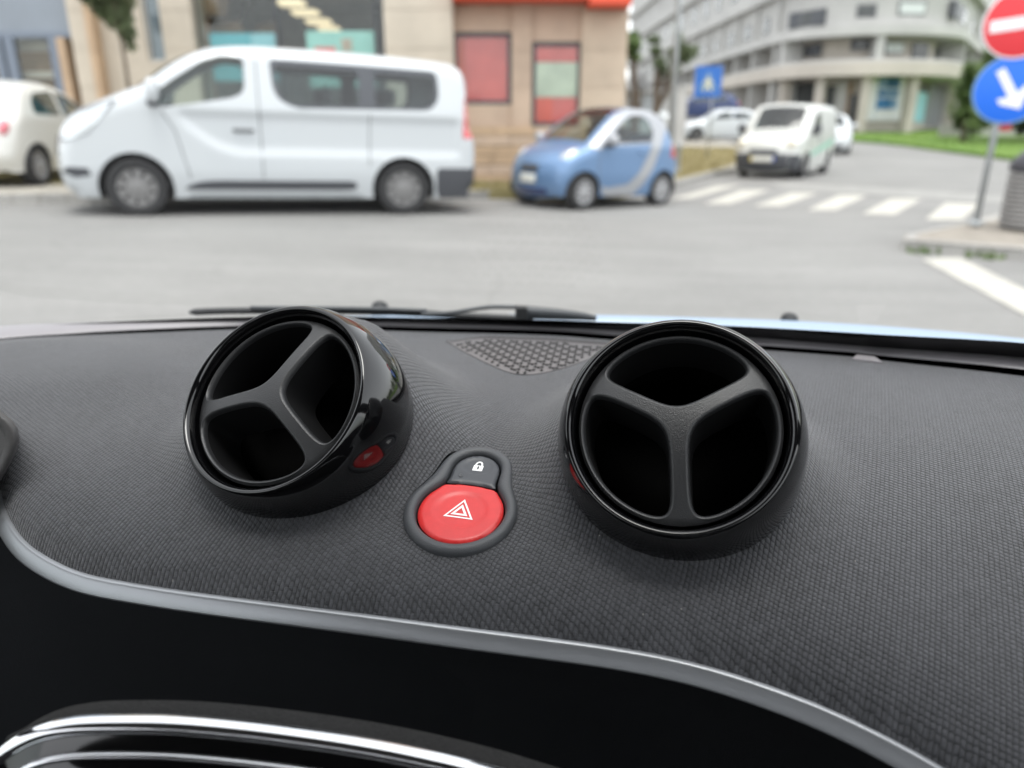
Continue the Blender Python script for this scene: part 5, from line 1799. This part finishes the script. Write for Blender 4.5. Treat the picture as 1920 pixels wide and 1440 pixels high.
def band(v0, v1, o, mat, name, z0=None, z1=None):
    z1 = zA(v0) if z1 is None else z1
    z0 = zA(v1) if z0 is None else z0
    a, b = offp(o), offp(-3.2)
    MB().loft([[(x, y, z0) for x, y in b], [(x, y, z0) for x, y in a], [(x, y, z1) for x, y in a], [(x, y, z1) for x, y in b]]).build(name, mat, apt)
def along(s, o):
    x, y = np.interp(s, arcp, offp(o)[:, 0]), np.interp(s, arcp, offp(o)[:, 1])
    tx, ty = np.interp(s, arcp, tgp[:, 0]), np.interp(s, arcp, tgp[:, 1])
    return Vector((x, y, 0)), Vector((tx, ty, 0)).normalized()
def s_at(u, o):
    """place along the front that shows at pixel column u"""
    best, bs = 1e9, 0
    for s in np.linspace(arcp[0], arcp[-1], 1500):
        p, t = along(s, o)
        px = CX + FPX * p.x / (p.y * math.cos(PITCH))
        ok = abs(px - u)
        if ok < best:
            best, bs = ok, s
    return bs
def apt_box(s0, s1, z0, z1, o0, o1, mat, name, parent=apt):
    a, t = along((s0 + s1) / 2, 0)
    n = Vector((t.y, -t.x, 0))
    if n.y > 0:
        n = -n
    h = (s1 - s0) / 2
    c = [a - t * h + n * o1, a + t * h + n * o1, a + t * h + n * o0, a - t * h + n * o0]
    return MB().add([(p.x, p.y, z0) for p in c] + [(p.x, p.y, z1) for p in c], [(3, 2, 1, 0), (4, 5, 6, 7), (0, 1, 5, 4), (1, 2, 6, 5), (2, 3, 7, 6), (3, 0, 4, 7)]).build(name, mat, parent)
def apt_window(s0, s1, z0, z1, o, glass=None, mull=2):
    """frame with glass and mullions set in the wall"""
    w = apt_box(s0, s1, z0, z1, o - 0.3, o + 0.02, M['frame'], 'window')
    g = glass or M['glassdark']
    for k in range(mull):
        a, b = s0 + (s1 - s0) * (k + 0.04) / mull, s0 + (s1 - s0) * (k + 0.96) / mull
        apt_box(a, b, z0 + 0.08, z1 - 0.08, o, o + 0.035, g, 'pane', w)
    return w
zb = [zA(248)]
band(143, 262, -1.5, M['concrete2'], 'shop_wall')
band(118, 143, 0.55, M['concrete2'], 'balcony_band')
band(112, 118, 0.40, M['concrete'], 'balcony_band')
band(68, 112, -1.1, M['concrete2'], 'recessed_wall')
band(50, 68, 0.50, M['concrete'], 'balcony_band')
band(-30, 50, 0.0, M['concrete'], 'storey_wall')
z = zA(-30)
for k in range(3):
    band(0, 0, 0.5, M['concrete'], 'balcony_band', z, z + 0.75)
    band(0, 0, 0.0, M['concrete'], 'storey_wall', z + 0.75, z + 3.0)
    z += 3.0
MB().add([(x, y, z) for x, y in pl] + [(40, 112, z)], [tuple(range(len(pl) + 1))]).build('roof_slab', M['concrete'], apt)
# windows of the corner
sm_ = lambda u, o: s_at(u, o)
for (u0, u1, v0, v1, o, g, m) in ((1463, 1523, 12, 44, 0.0, None, 2), (1576, 1612, 10, 34, 0.0, None, 3), (1650, 1698, 5, 31, 0.0, M['shutter'], 1), (1738, 1775, 0, 32, 0.0, None, 2),
                              (1463, 1513, 76, 100, -1.1, None, 2), (1578, 1614, 70, 93, -1.1, None, 2), (1640, 1668, 76, 100, -1.1, M['shutter'], 1), (1690, 1712, 76, 108, -1.1, None, 1), (1728, 1768, 74, 108, -1.1, None, 2)):
    a, b = sorted((sm_(u0, o), sm_(u1, o)))
    apt_window(a, b, zA(v1), zA(v0), o, g, m)
for u in (1460, 1626, 1772):
    s = sm_(u, 0.0)
    apt_box(s - 0.22, s + 0.22, zA(112), zA(67), -1.0, 0.35, M['concrete'], 'pier')
# long wings: windows and balconies in regular bays
s_left_end, s_corner = s_at(1205, 0.0), s_at(1455, 0.0)
def wing(sa, sb, step):
    s = sa
    k = 0
    while s < sb:
        for (z0, z1, o) in ((zA(106), zA(76), -1.1), (zA(38), zA(2), 0.0), (zA(-30) + 1.2, zA(-30) + 2.6, 0.0)):
            kind = (k * 7 + int(z0 * 3)) % 3
            apt_window(s, s + step * (0.42 if kind else 0.3), z0, z1, o, M['shutter'] if kind == 2 and k % 4 == 1 else None, 2 if kind else 1)
        apt_box(s + step * 0.72, s + step * 0.80, zA(262), zA(-30), -1.4, 0.25, M['concrete'], 'pier')
        s += step
        k += 1
wing(6.0, s_corner - 2.5, 4.2)
wing(s_at(1785, 0.0), arcp[-1] - 4, 4.2)
# ground floor shops
def shop(u0, u1, v0, v1, mat, name, o=-1.42, o1=-1.38, parent=apt):
    a, b = sorted((s_at(u0, -1.4), s_at(u1, -1.4)))
    return apt_box(a, b, zA(v1), zA(v0), o, o1, mat, name, parent)
shop(1468, 1488, 150, 230, M['shutter'], 'shop_poster')
shop(1490, 1520, 150, 235, M['glassdark'], 'shop_window')
shop(1540, 1556, 158, 235, M['glassdark'], 'shop_window')
shop(1560, 1576, 150, 235, M['concrete'], 'shop_panel')
shop(1576, 1586, 150, 235, M['brown'], 'shop_panel')
shop(1587, 1600, 176, 240, M['glassdark'], 'shop_door')
shop(1602, 1614, 182, 222, M['signwhite'], 'shop_panel')
bs = shop(1616, 1688, 139, 226, M['signwhite'], 'blue_shopfront', -1.44, -1.40)
for i, (u0, u1) in enumerate(((1619, 1635), (1637, 1650), (1652, 1662), (1664, 1673), (1675, 1684))):
    for j, (v0, v1) in enumerate(((142, 164), (167, 180), (183, 204))):
        m_ = M['shopblue'] if (i + j * 2) % 3 != 1 else M['shopblue2']
        shop(u0, u1, v0, v1, m_, 'pane', -1.40, -1.36, bs)
shop(1619, 1632, 205, 224, M['shopblue'], 'pane', -1.40, -1.36, bs)
shop(1688, 1701, 138, 240, M['cream'], 'shop_pier', -1.44, -1.2)
shop(1703, 1728, 150, 168, M['glassdark'], 'shop_window')
shop(1703, 1728, 169, 228, M['teal2'], 'shop_window')
for k in range(6):
    shop(1733 + 8 * k, 1739 + 8 * k, 145, 235, M['metal'], 'shop_shutter')
for u in (1462, 1530, 1612, 1700, 1779):
    s = s_at(u, -0.2)
    apt_box(s - 0.25, s + 0.25, zA(258), zA(142), -0.6, 0.0, M['concrete2'], 'column')
for u in (1392, 1433):
    s = s_at(u, -1.5)
    apt_window(s - 0.7, s + 0.7, zA(186), zA(158), -1.5, None, 1)

# ================================================================== things at the side street
gar = empty('garage', (7.5, 38.0, ground_z(7.5, 38)))
tag(gar, 'low grey flat roofed garage behind the lamp post', 'building')
x0, x1 = Py(1165, 190, 38).x, Py(1262, 190, 38).x
zg = ground_z(8, 38)
MB().box((x0, 38, zg - 0.3), (x1, 43, Py(960, 170, 38).z)).build('wall', M['concrete'], gar)
MB().box((x0 - 0.2, 37.7, Py(960, 172, 37.7).z), (x1 + 0.2, 43.2, Py(960, 164, 37.7).z)).build('roof', M['rooftile'], gar)
MB().box((x0 + 0.4, 37.97, zg), (x0 + 1.9, 38.02, Py(960, 178, 38).z)).build('door', M['metal'], gar)
fen = empty('white_gatepost', (Py(1277, 200, 36).x, 36, ground_z(9, 36)))
tag(fen, 'white square gatepost between garage and navy car', 'gatepost')
c = Py(1277, 200, 36)
MB().box((c.x - 0.22, 35.8, ground_z(c.x, 36)), (c.x + 0.22, 36.2, Py(960, 166, 36).z), 0.02).build('post', M['concrete'], fen)
MB().box((c.x - 0.27, 35.75, Py(960, 166, 36).z + 0.002), (c.x + 0.27, 36.25, Py(960, 163, 36).z), 0.02).build('cap', M['concrete'], fen)

def bush(name, label, pxs, y, mat, n, size, base_v, cat='tree', spread=0.6):
    t = empty(name, (Py(pxs[0][0], base_v, y).x, y, ground_z(Py(pxs[0][0], base_v, y).x, y)))
    tag(t, label, cat)
    mb, tr = MB(), MB()
    b = Vector(t.location)
    tot = sum(r * r for _, _, r in pxs)
    zt_ = max(Py(960, v, y).z for _, v, _ in pxs)
    tr.tube([b - Vector((0, 0, 0.1)), b + Vector((0.05, 0, (zt_ - b.z) * 0.5)), b + Vector((0.0, 0, (zt_ - b.z) * 0.8))], [0.14, 0.11, 0.05], 8)
    for u, v, r in pxs:
        c = Py(u, v, y + random.uniform(-spread, spread))
        rr = r / FPX * y * 0.95
        tr.tube([b + Vector((0, 0, (zt_ - b.z) * random.uniform(0.25, 0.6))), c], [0.05, 0.015], 5)
        for _k in range(5):
            dj = Vector((random.gauss(0, 0.45), random.gauss(0, 0.45), random.gauss(0, 0.45))) * rr
            leaf_cloud(mb, c + dj, rr * random.uniform(0.45, 0.8), int(n * r * r / tot / 5), size)
    tr.build('trunk', M['bark'], t, smooth=True)
    mb.build('crown', mat, t)
    return t
bush('street_tree', 'slim tree with sparse green crown behind the lamp post', [(1228, 76, 9), (1234, 96, 10), (1238, 116, 10), (1244, 132, 8), (1274, 78, 9), (1270, 100, 11), (1266, 122, 10), (1263, 138, 6), (1288, 92, 9), (1300, 96, 7), (1282, 108, 9)], 30.0, M['leaf3'], 2600, 0.11, 205)
bush('street_tree', 'green tree beside the garage near the beige building corner', [(1186, 66, 8), (1186, 82, 9), (1187, 98, 9), (1188, 112, 9), (1180, 90, 12), (1165, 90, 16)], 33.0, M['leaf2'], 1600, 0.12, 215)
bush('ornamental_shrub', 'pale greyish shrub above the garage roof', [(1195, 138, 9), (1204, 150, 9), (1188, 150, 9), (1212, 156, 6)], 37.0, M['rooftile'], 900, 0.10, 190, cat='shrub')
bush('hedge_tree', 'broad dark green tree behind the arrow sign', [(1808, 205, 22), (1812, 170, 22), (1830, 140, 26), (1835, 190, 34), (1860, 120, 26), (1870, 165, 36), (1890, 120, 32), (1900, 200, 36), (1850, 218, 26), (1940, 150, 46), (1990, 140, 50), (1980, 200, 50), (1800, 228, 14), (1830, 230, 16), (1870, 228, 18), (1910, 232, 20), (1950, 225, 30), (2030, 190, 50), (2080, 180, 50)], 37.0, M['leaf2'], 26000, 0.13, 240, spread=1.2)
hg = empty('garden_wall', (Py(1850, 240, 43).x, 43, ground_z(26, 43)))
tag(hg, 'low grey garden wall at the back of the lawn', 'wall')
for k in range(8):
    a = Py(1762 + 34 * k, 240, 43.0)
    b = Py(1795 + 34 * k, 240, 43.0)
    MB().box((a.x, 42.8 + 0.01 * (k % 2), ground_z(a.x, 43) - 0.1), (b.x, 43.1, Py(960, 234, 43).z), 0.02).build('wall_block', M['concrete' if k else 'bin'], hg)

# lamp post
b = Pg(1251, 343)
lp = empty('lamp_post', b)
tag(lp, 'grey steel lamp post rising behind the blue microcar', 'lamp post')
b.z = ground_z(b.x, b.y) + 0.10
MB().tube([b, b + Vector((0, 0, 3.0)), b + Vector((0, 0, 8.0))], [0.075, 0.06, 0.045], 14).build('pole', M['metal'], lp, smooth=True)
MB().lathe([(0.12, 0), (0.12, 0.25), (0.085, 0.32), (0.07, 0.32)], b, (0, 0, 1), 16).build('base', M['metal'], lp, smooth=True)
MB().tube([b + Vector((0, 0, 7.9)), b + Vector((0, -0.4, 8.3)), b + Vector((0, -1.3, 8.45))], 0.035, 8).build('arm', M['metal'], lp, smooth=True)
MB().box(b + Vector((-0.14, -1.9, 8.38)), b + Vector((0.14, -1.2, 8.52)), 0.05).build('lamp_head', M['metal'], lp)
# bollard on the corner
b = Pg(1268, 332)
b.z = ground_z(b.x, b.y) + 0.12
bo = empty('bollard', b)
tag(bo, 'short grey bollard on the corner behind the microcar', 'bollard')
MB().lathe([(0.075, 0.0), (0.07, 0.55), (0.085, 0.57), (0.085, 0.64), (0.05, 0.70), (0.001, 0.72)], b, (0, 0, 1), 16).build('shaft', M['metal'], bo, smooth=True)
MB().lathe([(0.11, 0.0), (0.11, 0.05), (0.08, 0.07)], b, (0, 0, 1), 16).build('collar', M['metal'], bo, smooth=True)

# ---- road signs
def sign_frame(c, facing=None):
    """axes of a sign plate that faces the street"""
    n = (facing or (CAM - c)); n = Vector((n.x, n.y, 0)).normalized()
    x = Vector((-n.y, n.x, 0))
    return x, Vector((0, 0, 1)), n
def disc_plate(mb, c, n, r, th, off=0.0):
    mb.lathe([(0.001, off + th), (r * 0.985, off + th), (r, off + th * 0.6), (r, off), (0.001, off)], c, n, 44)
def flat(c, ax, pts, off, mat, name, parent, th=0.004):
    x, y, n = ax
    P_ = [c + x * a + y * b + n * off for a, b in pts]
    return MB().prism(P_, n * th).build(name, mat, parent)
B = Pg(1825, 441)
B.z = ground_z(B.x, B.y) + 0.13
dep = B.y
Tn = Py(1914, 43, dep - 0.06)
Tb = Py(1894, 168, dep - 0.06)
pole_top = B + (Tn - B) * 1.18
sg = empty('sign_post', B)
tag(sg, 'leaning grey sign post with red no entry disc above blue arrow disc', 'road sign')
off_p = Vector((0, 0.06, 0))
MB().tube([B - Vector((0, 0, 0.1)), B + (pole_top - B) * 0.5 + off_p * 0.5, pole_top + off_p], 0.032, 14).build('pole', M['metal'], sg, smooth=True)
MB().lathe([(0.09, 0), (0.085, 0.02), (0.04, 0.04)], B, (0, 0, 1), 14).build('foot', M['metal'], sg, smooth=True)
def rpx(c, px):
    return px / FPX * (c - CAM).dot(FW)
ax = sign_frame(Tn)
r1 = rpx(Tn, 63)
mb = MB(); disc_plate(mb, Tn, ax[2], r1, 0.012)
ne = mb.build('no_entry_disc', M['signwhite'], sg, smooth=True, auto=30)
mb = MB(); disc_plate(mb, Tn, ax[2], r1 * 0.94, 0.004, 0.012)
mb.build('red_field', M['signred'], ne, smooth=True, auto=30)
tl = math.radians(6)
rot = lambda p: (p[0] * math.cos(tl) - p[1] * math.sin(tl), p[0] * math.sin(tl) + p[1] * math.cos(tl))
flat(Tn, ax, [rot(p) for p in ((-0.78 * r1, -0.17 * r1), (0.78 * r1, -0.17 * r1), (0.78 * r1, 0.17 * r1), (-0.78 * r1, 0.17 * r1))], 0.0165, M['signwhite'], 'white_bar', ne)
ax = sign_frame(Tb)
r2 = rpx(Tb, 62)
mb = MB(); disc_plate(mb, Tb, ax[2], r2, 0.012)
bd = mb.build('arrow_disc', M['shopblue2'], sg, smooth=True, auto=30)
mb = MB(); disc_plate(mb, Tb, ax[2], r2 * 0.93, 0.004, 0.012)
mb.build('blue_field', M['signblue'], bd, smooth=True, auto=30)
aa = math.radians(-58)
ca_, sa_ = math.cos(aa), math.sin(aa)
arw = [(-0.66, -0.12), (0.18, -0.12), (0.08, -0.40), (0.26, -0.40), (0.66, 0.0), (0.26, 0.40), (0.08, 0.40), (0.18, 0.12), (-0.66, 0.12)]
flat(Tb, ax, [((a * ca_ - b_ * sa_) * r2, (a * sa_ + b_ * ca_) * r2) for a, b_ in arw], 0.0165, M['signwhite'], 'arrow', bd)
cb = Py(1883, 236, dep + 0.05)
flat(cb, ax, [(-0.07, -0.05), (0.07, -0.05), (0.07, 0.05), (-0.07, 0.05)], 0.0, M['signred'], 'red_tag', sg, 0.01)

B = Pg(1325, 303)
B.z = ground_z(B.x, B.y) + 0.1
dep = B.y
cs = empty('crossing_sign', B)
tag(cs, 'blue square pedestrian crossing sign with white triangle on a thin post', 'road sign')
C = Py(1328, 153, dep - 0.05)
MB().tube([B, Vector((B.x, dep, C.z + 0.3))], 0.03, 10).build('post', M['metal'], cs, smooth=True)
ax = sign_frame(C)
h_ = rpx(C, 26)
def sq(k):
    return [(-h_ * k * 0.95, -h_ * k * 1.05), (h_ * k * 0.95, -h_ * k * 1.05), (h_ * k * 0.95, h_ * k * 1.05), (-h_ * k * 0.95, h_ * k * 1.05)]
pl_ = flat(C, ax, sq(1.0), 0.0, M['signblue2'], 'plate', cs, 0.012)
flat(C, ax, [(-0.72 * h_, -0.62 * h_), (0.72 * h_, -0.62 * h_), (0.0, 0.78 * h_)], 0.0125, M['signblue2'], 'triangle_field', pl_)
flat(C, ax, [(-0.66 * h_, -0.58 * h_), (0.66 * h_, -0.58 * h_), (0.0, 0.72 * h_)], 0.0170, M['shopblue2'], 'triangle', pl_)
# walking figure on the sign: head, body, two legs, two arms
fig = [((-0.05, 0.20), (0.05, 0.20), (0.05, 0.34), (-0.05, 0.34)), ((-0.09, -0.14), (0.09, -0.14), (0.08, 0.18), (-0.08, 0.18)), ((-0.30, -0.54), (-0.19, -0.54), (0.04, -0.12), (-0.09, -0.12)),
       ((0.19, -0.54), (0.30, -0.54), (0.09, -0.12), (-0.03, -0.12)), ((-0.30, -0.06), (-0.25, -0.12), (0.0, 0.10), (-0.06, 0.17)), ((0.25, -0.12), (0.30, -0.06), (0.06, 0.17), (0.0, 0.10))]
for i, f in enumerate(fig):
    flat(C, ax, [(a * h_ * 1.15, b_ * h_ * 1.15 - 0.04 * h_) for a, b_ in f], 0.0215 + 0.0006 * i, M['signyellow'], 'walking_figure', pl_)
B = Pg(1812, 268)
B.z = ground_z(B.x, B.y) + 0.1
rs = empty('round_sign', B)
tag(rs, 'small pale round road sign on a thin post beside the lawn', 'road sign')
C = Py(1813, 206, B.y - 0.05)
MB().tube([B, Vector((B.x, B.y, C.z + 0.2))], 0.03, 8).build('post', M['metal'], rs, smooth=True)
ax = sign_frame(C)
mb = MB(); disc_plate(mb, C, ax[2], rpx(C, 14), 0.012)
o = mb.build('disc', M['signwhite'], rs, smooth=True, auto=30)
flat(C, ax, [(-0.05, -0.2), (0.05, -0.2), (0.05, 0.2), (-0.05, 0.2)], 0.013, M['metal'], 'stripe', o)

# ---- litter bin on the island
B = Pg(1942, 448)
B.z = ground_z(B.x, B.y) + 0.13
bn = empty('litter_bin', B)
tag(bn, 'round ribbed grey litter bin with dark domed lid on the traffic island', 'bin')
rb_ = rpx(B, 66)
hb_ = Py(1942, 322, B.y).z - B.z
MB().lathe([(rb_ * 0.9, 0.0), (rb_ * 0.9, hb_)], B, (0, 0, 1), 40).build('drum', M['seam'], bn, smooth=True)
nh = 12
for k in range(nh):
    z0 = hb_ * k / nh
    z1 = hb_ * (k + 0.82) / nh
    MB().lathe([(rb_ * 0.9, z0), (rb_ * 0.985, z0 + 0.006), (rb_, (z0 + z1) / 2), (rb_ * 0.985, z1 - 0.006), (rb_ * 0.9, z1)], B, (0, 0, 1), 40).build('hoop', M['bin'], bn, smooth=True)
MB().lathe([(rb_ * 0.86, hb_), (rb_ * 1.0, hb_ + 0.01), (rb_ * 1.02, hb_ + 0.05), (rb_ * 0.95, hb_ + 0.12), (rb_ * 0.7, hb_ + 0.22), (rb_ * 0.3, hb_ + 0.27), (0.001, hb_ + 0.28)], B, (0, 0, 1), 40).build('lid', M['bincap'], bn, smooth=True)

# ---- far woods closing the view past the lawn and past the shop building
for (x0, x1, y0, lab) in ((52, 150, 66, 'far green wood beyond the lawn'), (-120, -24, 40, 'far green wood beyond the shop building')):
    mb = MB()
    for k in range(90):
        x = random.uniform(x0, x1)
        y = y0 + random.uniform(0, 14)
        r = random.uniform(1.6, 3.4)
        z = ground_z(x, y)
        for j in range(3):
            leaf_cloud(mb, (x + random.uniform(-1, 1), y + random.uniform(-1, 1), z + r * (0.5 + 0.75 * j)), r * (1 - 0.18 * j), 45, 0.45)
    o = mb.build('woods', M['leaf2'], None)
    tag(o, lab, 'woods', kind='stuff')
